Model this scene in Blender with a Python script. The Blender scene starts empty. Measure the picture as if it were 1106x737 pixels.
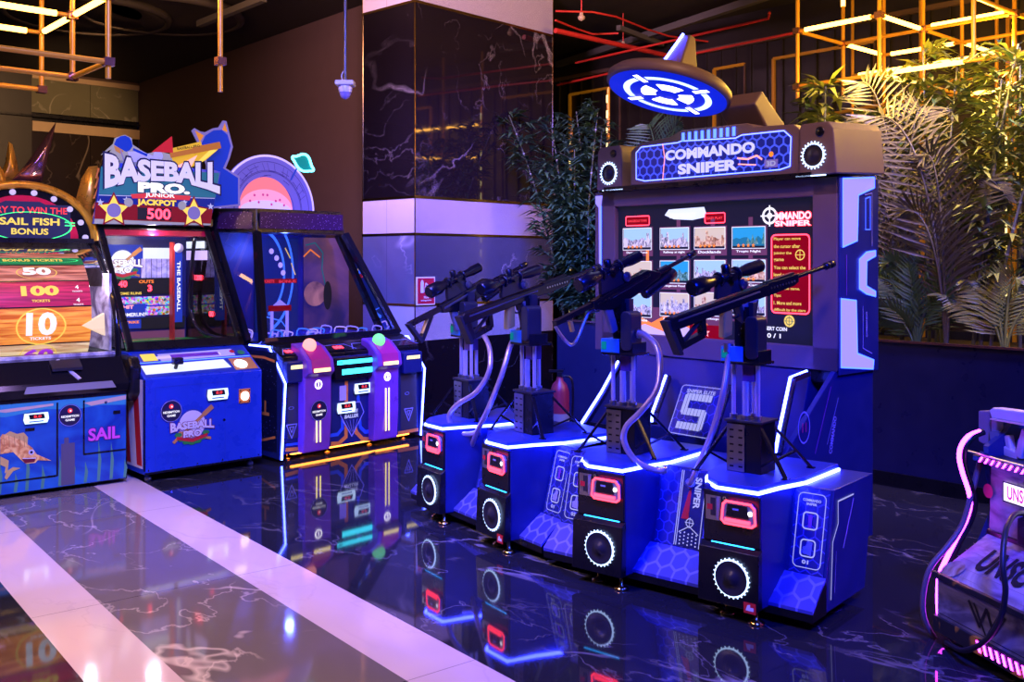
import bpy, math, random
from mathutils import Vector, Matrix
R = math.radians
C0 = bpy.context.scene.collection
sc = bpy.context.scene
F, H, CX, HY = 1070.0, 1.6, 553.0, 281.0

# ---------------------------------------------------------------- frames
class Fr:
    """a machine's own frame on the floor: origin, heading; local x = its width seen from the front, y = into it, z = up"""
    def __init__(s, ox, oy, deg):
        s.o = (ox, oy); s.deg = deg; a = R(deg); s.c, s.s = math.cos(a), math.sin(a)
    def w(s, x, y, z): return Vector((s.o[0]+s.c*x-s.s*y, s.o[1]+s.s*x+s.c*y, z))
    def loc(s, p):
        dx, dy = p[0]-s.o[0], p[1]-s.o[1]
        return Vector((s.c*dx+s.s*dy, -s.s*dx+s.c*dy, p[2]))
def ray(px, py): return Vector(((px-CX)/F, 1.0, -(py-HY)/F))
class Plane:
    """a flat face in a frame: origin, two unit vectors; turns a measured point of the photo into a point of that face"""
    def __init__(s, fr, O, U=(1,0,0), V=(0,0,1)):
        s.fr = fr; s.O = Vector(O); s.U = Vector(U).normalized(); s.V = Vector(V).normalized(); s.n = s.U.cross(s.V)
        z = fr.w(0,0,0); f = lambda v: fr.w(v.x, v.y, v.z)-z
        s.wO = fr.w(*s.O); s.wU, s.wV, s.wn = f(s.U), f(s.V), f(s.n)
    def uv(s, px, py):
        r = ray(px, py); e = Vector((0,0,H)); t = (s.wO-e).dot(s.wn)/r.dot(s.wn); d = e+r*t-s.wO
        return (d.dot(s.wU), d.dot(s.wV))
    def pt(s, u, v, off=0.0): return s.O+s.U*u+s.V*v+s.n*off
    def at(s, px, py, off=0.0): return s.pt(*s.uv(px, py), off)
def YP(fr, y): return Plane(fr, (0,y,0))
def XP(fr, x): return Plane(fr, (x,0,0), (0,1,0), (0,0,1))
W = Fr(0,0,0)
k_ = .454*H
GC = Fr(.47*k_, 7.19*k_, -48.3)
MODA = Fr(.47*k_, 7.19*k_, -56.3)
MODB = Fr(.47*k_, 7.19*k_, -40.3)
GB = Fr(-2.628, 7.08, 43)
GS = Fr(-2.77, 7.13, 40)
GT = Fr(-1.806, 7.814, 48)
GD = Fr(1.778, 4.145, -76.7)
PIL = Fr(-.941, 9.6, 47.2)

# ---------------------------------------------------------------- materials
MATS = {}
def lin(c):
    return tuple((v/12.92 if v <= .04045 else ((v+.055)/1.055)**2.4) for v in c)
def newmat(name):
    m = bpy.data.materials.new(name); m.use_nodes = True; MATS[name] = m
    return m, m.node_tree.nodes, m.node_tree.links, m.node_tree.nodes['Principled BSDF']
def mat(name, col, rough=.5, metal=0., emis=None, es=0., coat=0., bump=0., noise=0., alpha=1.):
    m, N, L, b = newmat(name)
    b.inputs['Base Color'].default_value = (*col, 1); b.inputs['Roughness'].default_value = rough
    b.inputs['Metallic'].default_value = metal
    if coat: b.inputs['Coat Weight'].default_value = coat; b.inputs['Coat Roughness'].default_value = .08
    if emis: b.inputs['Emission Color'].default_value = (*emis, 1); b.inputs['Emission Strength'].default_value = es
    if noise:
        tc = N.new('ShaderNodeTexCoord'); nt = N.new('ShaderNodeTexNoise'); nt.inputs['Scale'].default_value = 9; nt.inputs['Detail'].default_value = 5
        L.new(tc.outputs['Object'], nt.inputs['Vector'])
        mx = N.new('ShaderNodeMix'); mx.data_type = 'RGBA'
        mx.inputs[6].default_value = (*[c*(1-noise) for c in col], 1); mx.inputs[7].default_value = (*[min(1, c*(1+noise)) for c in col], 1)
        L.new(nt.outputs['Fac'], mx.inputs[0]); L.new(mx.outputs[2], b.inputs['Base Color'])
        mr = N.new('ShaderNodeMapRange'); mr.inputs[3].default_value = max(.02, rough-.1); mr.inputs[4].default_value = min(1, rough+.12)
        L.new(nt.outputs['Fac'], mr.inputs[0]); L.new(mr.outputs[0], b.inputs['Roughness'])
    return m
def glow(name, col, s, base=None):
    m = mat(name, base or tuple(c*.25 for c in col), .5, 0, col, s); m.node_tree.nodes['Principled BSDF'].inputs['Specular IOR Level'].default_value = .12; return m
def M_(N, L, op, a, b=None, c=None):
    n = N.new('ShaderNodeMath'); n.operation = op
    for i, v in enumerate((a, b, c)):
        if v is None: continue
        if isinstance(v, (int, float)): n.inputs[i].default_value = v
        else: L.new(v, n.inputs[i])
    return n.outputs[0]
def hexmat(name, base, line, cell, axes='xz', rough=.35, es=0., ecol=None, lw=.06):
    m, N, L, b = newmat(name)
    tc = N.new('ShaderNodeTexCoord'); sx = N.new('ShaderNodeSeparateXYZ'); L.new(tc.outputs['Object'], sx.inputs[0])
    ax = {'x': 0, 'y': 1, 'z': 2}
    px = M_(N, L, 'DIVIDE', sx.outputs[ax[axes[0]]], cell); py = M_(N, L, 'DIVIDE', sx.outputs[ax[axes[1]]], cell)
    def cellv(ox, oy):
        gx = M_(N, L, 'SUBTRACT', M_(N, L, 'FLOORED_MODULO', M_(N, L, 'SUBTRACT', px, ox), 1.0), .5)
        gy = M_(N, L, 'SUBTRACT', M_(N, L, 'FLOORED_MODULO', M_(N, L, 'SUBTRACT', py, oy), 1.7320508), .8660254)
        gx = M_(N, L, 'ABSOLUTE', gx); gy = M_(N, L, 'ABSOLUTE', gy)
        h = M_(N, L, 'MAXIMUM', gx, M_(N, L, 'ADD', M_(N, L, 'MULTIPLY', gx, .5), M_(N, L, 'MULTIPLY', gy, .8660254)))
        return h
    d = M_(N, L, 'MINIMUM', cellv(0, 0), cellv(.5, .8660254))
    ln = M_(N, L, 'GREATER_THAN', d, .5-lw)
    mx = N.new('ShaderNodeMix'); mx.data_type = 'RGBA'; L.new(ln, mx.inputs[0])
    mx.inputs[6].default_value = (*base, 1); mx.inputs[7].default_value = (*line, 1)
    L.new(mx.outputs[2], b.inputs['Base Color']); b.inputs['Roughness'].default_value = rough
    if es:
        L.new(mx.outputs[2], b.inputs['Emission Color']); b.inputs['Emission Strength'].default_value = es
    return m
def marble(name, base, vein, scale=1.2, rough=.12, amount=1.0, base2=None, joints=None, thin=.012, coat=0):
    m, N, L, b = newmat(name)
    tc = N.new('ShaderNodeTexCoord')
    def noise(s, d, dist, off=0):
        n = N.new('ShaderNodeTexNoise'); n.inputs['Scale'].default_value = s; n.inputs['Detail'].default_value = d; n.inputs['Distortion'].default_value = dist
        mp = N.new('ShaderNodeMapping'); mp.inputs['Location'].default_value = (off, off*1.7, off*.3); mp.inputs['Rotation'].default_value = (.3, .2, .6)
        mp.inputs['Scale'].default_value = (1, .55, 1)
        L.new(tc.outputs['Object'], mp.inputs['Vector']); L.new(mp.outputs[0], n.inputs['Vector']); return n.outputs['Fac']
    def vein_(f, w):
        a = M_(N, L, 'ABSOLUTE', M_(N, L, 'SUBTRACT', f, .5))
        mr = N.new('ShaderNodeMapRange'); mr.inputs[1].default_value = 0; mr.inputs[2].default_value = w; mr.inputs[3].default_value = 1; mr.inputs[4].default_value = 0
        L.new(a, mr.inputs[0]); return mr.outputs[0]
    msk = N.new('ShaderNodeMapRange'); msk.inputs[1].default_value = .5; msk.inputs[2].default_value = .62; L.new(noise(scale*.9, 2, 0, 7), msk.inputs[0])
    v1 = M_(N, L, 'MULTIPLY', vein_(noise(scale, 4, .5), thin), msk.outputs[0])
    msk2 = N.new('ShaderNodeMapRange'); msk2.inputs[1].default_value = .48; msk2.inputs[2].default_value = .6; L.new(noise(scale*1.4, 2, 0, 3), msk2.inputs[0])
    v2 = M_(N, L, 'MULTIPLY', M_(N, L, 'MULTIPLY', vein_(noise(scale*2.6, 5, .3, 11), thin*1.1), .55), msk2.outputs[0])
    v = M_(N, L, 'MINIMUM', M_(N, L, 'MULTIPLY', M_(N, L, 'ADD', v1, v2), amount), 1.0)
    cl = N.new('ShaderNodeMix'); cl.data_type = 'RGBA'; L.new(noise(scale*1.8, 6, .2, 5), cl.inputs[0])
    cl.inputs[6].default_value = (*base, 1); cl.inputs[7].default_value = (*(base2 or [c*1.6 for c in base]), 1)
    mx = N.new('ShaderNodeMix'); mx.data_type = 'RGBA'; L.new(v, mx.inputs[0]); L.new(cl.outputs[2], mx.inputs[6]); mx.inputs[7].default_value = (*vein, 1)
    out = mx.outputs[2]
    if joints:
        sx = N.new('ShaderNodeSeparateXYZ'); L.new(tc.outputs['Object'], sx.inputs[0]); acc = None
        for ax, step, w in joints:
            g = M_(N, L, 'LESS_THAN', M_(N, L, 'FLOORED_MODULO', sx.outputs[ax], step), w)
            acc = g if acc is None else M_(N, L, 'MAXIMUM', acc, g)
        m2 = N.new('ShaderNodeMix'); m2.data_type = 'RGBA'; L.new(acc, m2.inputs[0]); L.new(out, m2.inputs[6]); m2.inputs[7].default_value = (*[c*.4 for c in base], 1); out = m2.outputs[2]
    L.new(out, b.inputs['Base Color']); b.inputs['Roughness'].default_value = rough
    if coat: b.inputs['Coat Weight'].default_value = coat
    return m
def streak(name, c1, c2, sc_=(2, 12, 40), rough=.5, es=0., dist=1.5, lo=.35, hi=.65):
    """two colours drawn out along one axis: wood grain, brushed metal"""
    m, N, L, b = newmat(name)
    tc = N.new('ShaderNodeTexCoord'); mp = N.new('ShaderNodeMapping'); mp.inputs['Scale'].default_value = sc_
    n = N.new('ShaderNodeTexNoise'); n.inputs['Scale'].default_value = 1; n.inputs['Detail'].default_value = 4; n.inputs['Distortion'].default_value = dist
    L.new(tc.outputs['Object'], mp.inputs[0]); L.new(mp.outputs[0], n.inputs['Vector'])
    mr = N.new('ShaderNodeMapRange'); mr.inputs[1].default_value = lo; mr.inputs[2].default_value = hi; L.new(n.outputs['Fac'], mr.inputs[0])
    mx = N.new('ShaderNodeMix'); mx.data_type = 'RGBA'; L.new(mr.outputs[0], mx.inputs[0]); mx.inputs[6].default_value = (*c1, 1); mx.inputs[7].default_value = (*c2, 1)
    L.new(mx.outputs[2], b.inputs['Base Color']); b.inputs['Roughness'].default_value = rough
    if es: L.new(mx.outputs[2], b.inputs['Emission Color']); b.inputs['Emission Strength'].default_value = es
    return m
def speckle(name, cell, sat=1., es=.6, base=None, spots=None, rough=.4):
    """many small coloured cells (a crowd in the stands, glitter)"""
    m, N, L, b = newmat(name)
    tc = N.new('ShaderNodeTexCoord'); vo = N.new('ShaderNodeTexVoronoi'); vo.inputs['Scale'].default_value = 1/cell
    L.new(tc.outputs['Object'], vo.inputs['Vector'])
    if base is None:
        hs = N.new('ShaderNodeHueSaturation'); hs.inputs['Saturation'].default_value = sat; L.new(vo.outputs['Color'], hs.inputs['Color']); out = hs.outputs[0]
    else:
        g = M_(N, L, 'LESS_THAN', vo.outputs['Distance'], .16)
        mx = N.new('ShaderNodeMix'); mx.data_type = 'RGBA'; L.new(g, mx.inputs[0]); mx.inputs[6].default_value = (*base, 1); mx.inputs[7].default_value = (*spots, 1); out = mx.outputs[2]
    L.new(out, b.inputs['Base Color']); b.inputs['Roughness'].default_value = rough
    if es: L.new(out, b.inputs['Emission Color']); b.inputs['Emission Strength'].default_value = es
    return m
def glassmat(name, tint=(1,1,1), refl=.12):
    m, N, L, b = newmat(name)
    N.remove(b); tr = N.new('ShaderNodeBsdfTransparent'); tr.inputs[0].default_value = (*tint, 1)
    gl = N.new('ShaderNodeBsdfGlossy'); gl.inputs['Roughness'].default_value = .02
    lw = N.new('ShaderNodeFresnel'); lw.inputs['IOR'].default_value = 1.5
    ad = M_(N, L, 'ADD', M_(N, L, 'MULTIPLY', lw.outputs[0], .9), refl*.3)
    mx = N.new('ShaderNodeMixShader'); L.new(ad, mx.inputs[0]); L.new(tr.outputs[0], mx.inputs[1]); L.new(gl.outputs[0], mx.inputs[2])
    L.new(mx.outputs[0], N['Material Output'].inputs[0]); return m

mat('black', (.005,.005,.008), .28, noise=.2); mat('black_gloss', (.008,.008,.012), .12)
mat('dark_grey', (.022,.022,.028), .35, noise=.2); mat('gun_black', (.008,.008,.012), .25, .2)
mat('grey', (.2,.2,.22), .4); mat('taupe', (.15,.1,.09), .5, noise=.1); mat('mid_grey', (.09,.09,.11), .3, .5)
mat('navy', (.01,.02,.12), .38, noise=.2); mat('blue_body', (.012,.05,.5), .28, noise=.2); mat('blue_deep', (.02,.05,.34), .32, noise=.3)
mat('chrome', (.75,.75,.8), .12, 1.); mat('steel', (.5,.5,.55), .3, 1., noise=.2); mat('brass', (.75,.5,.18), .2, 1.)
mat('gold_trim', (.75,.48,.14), .22, 1.); mat('gold_tube', (.5,.22,.02), .35, .3, (1,.36,.015), .09)  # plain gold tubes carry a faint glow put into their colour
glow('warm_led', (1,.45,.06), 13); glow('blue_led', (.028,.04,1), 70); glow('blue_led_soft', (.03,.07,1), 8); glow('ice_led', (.45,.62,1), 3.2)
glow('cyan_led', (.05,.85,1), 3); glow('red_led', (1,.03,.06), 7); glow('pink_led', (.6,.035,1), 18); glow('white_led', (1,.95,1), 3.5)
glow('yellow_led', (1,.8,.3), 2.2); glow('lav_panel', (.27,.22,1), 1.5); glow('white_print', (.62,.65,1), .6)
glow('white_text', (1,1,1), .95); glow('yellow_text', (1,.72,.12), .95); glow('red_text', (1,.05,.07), 1.1); glow('orange_text', (1,.25,.03), 1.2)
glow('screen_black', (.01,.01,.025), .8, (.01,.01,.015)); glow('screen_red', (.3,.0,.008), .8); glow('screen_purple', (.2,.06,.14), .7)
glow('screen_white', (.75,.82,1), 1.1); glow('screen_blue', (.02,.05,.5), .8); glow('green_neon', (.05,1,.25), 1.8); glow('green_light', (.2,.9,.3), 1.4)
glow('pink_light', (1,.32,.3), 1.8); glow('teal_neon', (.12,.85,1), 5); glow('teal_fill', (.0,.35,.3), .5); glow('lavender_glow', (.2,.15,.75), .55)
glow('planet_pink', (1,.2,.25), .95); glow('planet_white', (.6,.45,1), 1.1); glow('dome_line', (.06,.03,.35), .35)
mat('white_paint', (.75,.75,.8), .35); mat('lavender_paint', (.55,.5,.85), .4); mat('print_line', (.32,.35,.75), .4)
mat('red', (.6,.02,.03), .4); mat('dark_red', (.2,.01,.03), .4); mat('orange', (.9,.3,.05), .4); mat('yellow', (.9,.65,.08), .4)
mat('green', (.03,.3,.06), .45); mat('wood_bat', (.6,.28,.08), .35); mat('skin', (.7,.4,.25), .5); mat('royal', (.015,.06,.6), .35)
mat('purple_body', (.22,.06,.45), .3, noise=.2); mat('purple_dark', (.08,.03,.2), .3); mat('magenta', (.5,.03,.2), .3)
mat('crimson', (.4,.005,.04), .3, emis=(.5,.005,.05), es=.35); mat('blue_block', (.02,.25,.6), .35); mat('red_plastic', (.55,.03,.02), .3)
mat('leaf', (.05,.12,.05), .45, noise=.4); mat('leaf_lit', (.22,.26,.05), .4, noise=.4); mat('palm_leaf', (.075,.075,.055), .45, noise=.3)  # a yellower copy of the leaf colour paints the warm light on it
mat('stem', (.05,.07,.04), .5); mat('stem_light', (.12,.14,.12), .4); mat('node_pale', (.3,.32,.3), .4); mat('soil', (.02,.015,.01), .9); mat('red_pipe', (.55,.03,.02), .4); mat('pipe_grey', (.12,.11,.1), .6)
mat('rope_hose', (.6,.5,.52), .3, .6); mat('cable', (.02,.02,.025), .4); mat('white_cable', (.5,.5,.55), .4)
mat('wall_brown', (.105,.06,.05), .7, noise=.12); mat('wall_dark', (.016,.012,.014), .45, noise=.2); mat('ceiling_dark', (.035,.027,.025), .8, noise=.3)
mat('duct', (.06,.05,.045), .6, noise=.2); mat('beige_stone', (.5,.36,.22), .4, noise=.1)
mat('gold_leaf', (.8,.38,.03), .28, .55, noise=.4); mat('bronze_gloss', (.45,.2,.16), .18, .85, noise=.4)
mat('camera_white', (.6,.6,.75), .35); mat('camera_lens', (.25,.22,.6), .1)
mat('planter_navy', (.012,.014,.06), .3, noise=.2)
marble('floor_dark', (.010,.011,.018), (.35,.35,.4), 1.5, .045, .55, (.022,.024,.035), [(0,.8,.004),(1,.8,.004)])
marble('floor_reflection_grey', (.13,.115,.125), (.65,.58,.55), 1.3, .06, 1.0, (.2,.18,.19), [(1,1.6,.005)])  # dark marble lightened, the bright reflection on it painted into the base
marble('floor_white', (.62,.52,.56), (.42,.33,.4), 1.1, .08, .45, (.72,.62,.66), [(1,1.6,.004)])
marble('pillar_dark', (.012,.008,.012), (.6,.52,.6), .9, .05, .8, (.03,.02,.028), [(0,1.03,.006),(1,.42,.006)], .010, 1)
marble('pillar_mid', (.1,.1,.17), (.7,.66,.8), 1.1, .12, .8, (.2,.2,.3), [(1,.42,.004)], .012, .7)
marble('pillar_white', (.62,.55,.62), (.45,.38,.48), 1.0, .2, .4, (.72,.64,.7), [(1,.42,.004)])
marble('wall_marble', (.12,.12,.08), (.4,.38,.3), .8, .25, .9, (.18,.17,.11), [(0,1.4,.01)])
marble('wall_marble_black', (.012,.009,.008), (.3,.24,.2), .9, .2, .8, (.03,.02,.018), [(0,1.4,.008)])
hexmat('hex_floor', (.05,.06,.36), (.16,.18,.75), .078, 'xy', .35, lw=.07)
hexmat('hex_panel', (.02,.03,.2), (.07,.09,.5), .055, 'xz', .35, lw=.05)
hexmat('hex_marquee', (.005,.01,.16), (.05,.09,.75), .058, 'xz', .3, es=.9, lw=.09)
streak('plank_orange', (.5,.1,.005), (.95,.36,.04), (2,20,30), .4, .85); streak('plank_red', (.22,.004,.02), (.5,.015,.06), (2,20,30), .4, .8)  # planks get a glow of their own so the drum looks brightly lit
streak('plank_tan', (.25,.06,.03), (.7,.3,.15), (2,20,30), .4, .5); streak('plank_yellow', (.45,.25,.08), (.9,.7,.3), (2,20,30), .4, .85)
streak('worn_metal', (.12,.11,.14), (.4,.38,.42), (4,4,9), .45, dist=2); streak('rusty_black', (.02,.02,.02), (.5,.25,.03), (6,6,6), .5, lo=.55, hi=.6)
streak('sea_print', (.005,.035,.3), (.02,.15,.5), (2,1,3), .3, .12); streak('flesh_fish', (.6,.2,.05), (.95,.6,.2), (20,2,20), .4, .15)
streak('interior_haze', (.2,.16,.35), (.75,.7,.95), (5,3,4), .4, .22, dist=3)  # bright interior haze painted into a faintly glowing lining colour
speckle('crowd', .018, 1.2, .45); speckle('glitter', .018, es=0, base=(.04,.008,.05), spots=(.4,.2,.5), rough=.25)
speckle('star_print', .03, es=0, base=(.006,.008,.03), spots=(.12,.15,.4), rough=.35)
streak('thumb_town', (.06,.07,.06), (.8,.75,.55), (60,1,30), .4, .75); streak('thumb_tree', (.01,.09,.03), (.2,.5,.3), (50,1,40), .4, .7)
streak('thumb_sand', (.25,.1,.03), (.85,.6,.25), (40,1,30), .4, .8); glow('sky_pale', (.45,.72,.85), .85); glow('sky_cyan', (.03,.42,.75), .8); glow('sky_warm', (.85,.7,.5), .8)
glow('sea_dark', (.02,.22,.35), .8); glow('ember', (1,.25,.06), 1.1); glow('crowd_dark', (.02,.02,.03), .5)
glow('disc_blue', (.004,.02,.75), .9); glow('ice_panel', (.55,.75,1), 1.8); mat('rod_steel', (.75,.72,.8), .28, .6); mat('pod_shaded_blue', (.01,.022,.15), .35, noise=.3); mat('yellow_grip', (.85,.6,.12), .3, .3); glassmat('glass'); glassmat('tinted_glass', (.75,.7,.9), .3)

mat('teal_print', (.05,.4,.5), .35); mat('cream_print', (.8,.6,.4), .4); mat('sea_weed', (.1,.35,.2), .4); mat('rock_print', (.12,.11,.16), .4); mat('fish_sail', (.75,.55,.15), .4)
mat('sail_pink', (.45,.05,.5), .3, emis=(.5,.05,.6), es=.5); mat('sticker_dark', (.02,.015,.06), .3); glow('green_neon_dim', (.03,.3,.1), .5); glow('pointer_glow', (1,.75,.5), .9); glow('bulb_glow', (.65,.55,1), .9)
glow('screen_navy', (.03,.03,.12), .7); glow('planet_mid', (.9,.32,.55), 1.0); glow('teal_added_glow', (.02,.35,1), 7); mat('stencil', (.004,.004,.006), .9); glow('letter_lav', (.68,.62,1), .9); glow('marquee_text', (.52,.5,1), 1.3); glow('glow_royal', (.004,.04,.5), .6, (.003,.02,.25)); glow('glow_yellow', (1,.6,.05), .6); glow('glow_red', (.7,.02,.05), .6); glow('glow_skin', (.7,.3,.12), .5); glow('glow_bat', (.6,.2,.05), .6); glow('glow_orange', (1,.35,.05), .6); glow('under_orange', (1,.25,.03), 9); glow('field_green', (.05,.3,.08), .4); glow('field_light', (.3,.8,.2), .7); glow('hdr_red', (.32,.01,.03), .5); glow('hdr_blue', (.01,.03,.4), .5); glow('hdr_green', (.03,.2,.35), .6); glow('silver_print', (.55,.55,.65), .4)
glow('hdr_maroon', (.35,.0,.05), .4); glow('lav_disc', (.3,.24,.7), .5); glow('hdr_ribbon', (.8,.05,.08), .7); glow('hdr_navy', (.02,.02,.15), .4); mat('cloth_print', (.45,.6,.85), .5); glow('edge_led', (.06,.09,1), 32)
mat('blue_track', (.03,.12,.7), .35); glow('blue_track_lit', (.05,.2,1), 1.4); glow('space_blue', (.01,.03,.2), .5); streak('murky_reflection', (.02,.015,.06), (.22,.09,.09), (1.5,1,2), .3, .6, dist=.8); streak('amber_print', (.1,.04,.04), (.6,.25,.1), (5,1,5), .3, .6, dist=.6); glow('magenta_lit', (.6,.05,.3), .9)
streak('rust_spot', (.12,.06,.03), (.3,.28,.3), (9,9,9), .6); glow('sign_white', (.9,.75,1), 1.6); glow('sign_pink', (.7,.03,.5), 1.0); mat('red_spot', (.6,.02,.08), .5); glow('screen_teal', (.02,.35,.6), .9)
mat('cable_brown', (.14,.1,.12), .4); mat('blaster_grey', (.65,.6,.58), .45, noise=.15); mat('blaster_dark', (.2,.16,.17), .5); mat('blaster_blue', (.03,.25,.7), .3); mat('sign_red', (.45,.01,.04), .4); mat('teal_white', (.65,.75,.8), .4)  # second, darker blaster tone for the butt and side plate
# ---------------------------------------------------------------- mesh building
_txt = {}
def text_mesh(s, off):
    key = (s, off)
    if key not in _txt:
        cu = bpy.data.curves.new('t', 'FONT'); cu.body = s; cu.offset = off; cu.resolution_u = 3; cu.fill_mode = 'FRONT'
        o = bpy.data.objects.new('t', cu); C0.objects.link(o)
        dg = bpy.context.evaluated_depsgraph_get(); dg.update()
        me = bpy.data.meshes.new_from_object(o.evaluated_get(dg))
        v = [(p.co.x, p.co.y) for p in me.vertices]; f = [tuple(p.vertices) for p in me.polygons]
        bpy.data.objects.remove(o); bpy.data.curves.remove(cu); bpy.data.meshes.remove(me)
        x0 = min(a for a, _ in v); x1 = max(a for a, _ in v); y0 = min(b for _, b in v); y1 = max(b for _, b in v)
        _txt[key] = ([((a-x0)/(x1-x0), (b-y0)/(y1-y0)) for a, b in v], f, (x1-x0)/(y1-y0))
    return _txt[key]
class MB:
    def __init__(s, T=None): s.v = []; s.f = []; s.mi = []; s.sm = []; s.mats = []; s.T = T
    def m(s, name):
        if name not in s.mats: s.mats.append(name)
        return s.mats.index(name)
    def add(s, vs, fs, mt, smooth=False):
        b = len(s.v); s.v += [(s.T @ Vector(p) if s.T else Vector(p)) for p in vs]; i = s.m(mt)
        for f in fs: s.f.append([b+k for k in f]); s.mi.append(i); s.sm.append(smooth)
        return s
    def box(s, x0, x1, y0, y1, z0, z1, mt):
        vs = [(x, y, z) for z in (z0, z1) for x, y in ((x0,y0),(x1,y0),(x1,y1),(x0,y1))]
        return s.add(vs, [(0,3,2,1),(4,5,6,7),(0,1,5,4),(1,2,6,5),(2,3,7,6),(3,0,4,7)], mt)
    def prism(s, poly, vec, mt):
        """extrude a polygon (3D points) by a vector"""
        n = len(poly); p = [Vector(a) for a in poly]; v = Vector(vec)
        nn = Vector((0,0,0))
        for i in range(n): nn += p[i].cross(p[(i+1) % n])
        if nn.dot(v) > 0: p = p[::-1]
        return s.add(p+[a+v for a in p], [tuple(range(n)), tuple(range(2*n-1, n-1, -1))]+[(i, n+i, n+(i+1) % n, (i+1) % n) for i in range(n)], mt)
    def loft(s, a, b, mt):
        n = len(a); return s.add(list(a)+list(b), [tuple(range(n))[::-1], tuple(range(n, 2*n))]+[(i, (i+1) % n, n+(i+1) % n, n+i) for i in range(n)], mt)
    def tube(s, pts, r, mt, n=8, sm=0, caps=True):
        P = [Vector(p) for p in pts]
        if sm:
            Q = []
            for i in range(len(P)-1):
                p0, p1, p2, p3 = P[max(0, i-1)], P[i], P[i+1], P[min(len(P)-1, i+2)]
                for j in range(sm):
                    t = j/sm; Q.append(.5*((2*p1)+(p2-p0)*t+(2*p0-5*p1+4*p2-p3)*t*t+(3*p1-p0-3*p2+p3)*t**3))
            Q.append(P[-1]); P = Q
        rs = r if isinstance(r, (list, tuple)) else [r]*len(P)
        if len(rs) != len(P): rs = [rs[0]+(rs[-1]-rs[0])*i/(len(P)-1) for i in range(len(P))]
        vs = []; up = None
        for i, p in enumerate(P):
            d = (P[min(i+1, len(P)-1)]-P[max(i-1, 0)]).normalized()
            if up is None: up = d.orthogonal().normalized()
            else: up = (up-d*up.dot(d)); up = up.normalized() if up.length > 1e-6 else d.orthogonal().normalized()
            w = d.cross(up)
            for a in range(n):
                t = 2*math.pi*a/n; vs.append(p+(up*math.cos(t)+w*math.sin(t))*rs[i])
        fs = [(i*n+a, i*n+(a+1) % n, (i+1)*n+(a+1) % n, (i+1)*n+a) for i in range(len(P)-1) for a in range(n)]
        s.add(vs, fs, mt, True)
        if caps:
            s.add(vs[:n], [tuple(range(n))[::-1]], mt); s.add(vs[-n:], [tuple(range(n))], mt)
        return s
    def lathe(s, prof, o, axis, mt, n=20):
        o = Vector(o); ax = Vector(axis).normalized(); u = ax.orthogonal().normalized(); w = ax.cross(u); vs = []
        for r, h in prof:
            for a in range(n):
                t = 2*math.pi*a/n; vs.append(o+ax*h+(u*math.cos(t)+w*math.sin(t))*max(r, 1e-5))
        k = len(prof)
        s.add(vs, [(i*n+a, i*n+(a+1) % n, (i+1)*n+(a+1) % n, (i+1)*n+a) for i in range(k-1) for a in range(n)], mt, True)
        return s.add(vs[:n], [tuple(range(n))[::-1]], mt).add(vs[-n:], [tuple(range(n))], mt)
    def ball(s, c, r, mt, n=14, sq=(1,1,1)):
        vs = []; k = n//2
        for i in range(k+1):
            p = math.pi*i/k
            for a in range(n):
                t = 2*math.pi*a/n; vs.append((c[0]+r*sq[0]*math.sin(p)*math.cos(t), c[1]+r*sq[1]*math.sin(p)*math.sin(t), c[2]-r*sq[2]*math.cos(p)))
        return s.add(vs, [(i*n+a, i*n+(a+1) % n, (i+1)*n+(a+1) % n, (i+1)*n+a) for i in range(k) for a in range(n)], mt, True)
    def torus(s, c, axis, R_, r, mt, n=28, k=8, a0=0, a1=360):
        ax = Vector(axis).normalized(); u = Vector((0,0,1)) if abs(ax.z) < .9 else Vector((1,0,0)); u = (u-ax*u.dot(ax)).normalized(); w = ax.cross(u); c = Vector(c)
        pts = [c+(u*math.cos(R(a0+(a1-a0)*i/n))+w*math.sin(R(a0+(a1-a0)*i/n)))*R_ for i in range(n+1)]
        return s.tube(pts, r, mt, k, caps=False)
    def rail(s, pts, w, h, mt, up=(0,0,1)):
        """a rectangular bar along straight legs"""
        for a, b in zip(pts, pts[1:]):
            a = Vector(a); b = Vector(b); d = (b-a).normalized(); q = Vector(up); sd = d.cross(q).normalized()*w/2; q = sd.cross(d).normalized()*h/2
            A = [a+sd+q, a-sd+q, a-sd-q, a+sd-q]; s.prism(A, b-a, mt)
        return s
    def build(s, name, parent=None, bevel=0., loc=None, rz=None, **tags):
        me = bpy.data.meshes.new(name); me.from_pydata([tuple(v) for v in s.v], [], s.f)
        for n_ in s.mats: me.materials.append(MATS[n_])
        me.polygons.foreach_set('material_index', s.mi); me.polygons.foreach_set('use_smooth', s.sm); me.update()
        o = bpy.data.objects.new(name, me); C0.objects.link(o)
        if parent: o.parent = parent
        if loc is not None: o.location = loc
        if rz is not None: o.rotation_euler.z = rz
        if bevel:
            b = o.modifiers.new('bevel', 'BEVEL'); b.width = bevel; b.segments = 2; b.limit_method = 'ANGLE'; b.angle_limit = R(40)
        for k, v in tags.items(): o[k] = v
        return o
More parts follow.
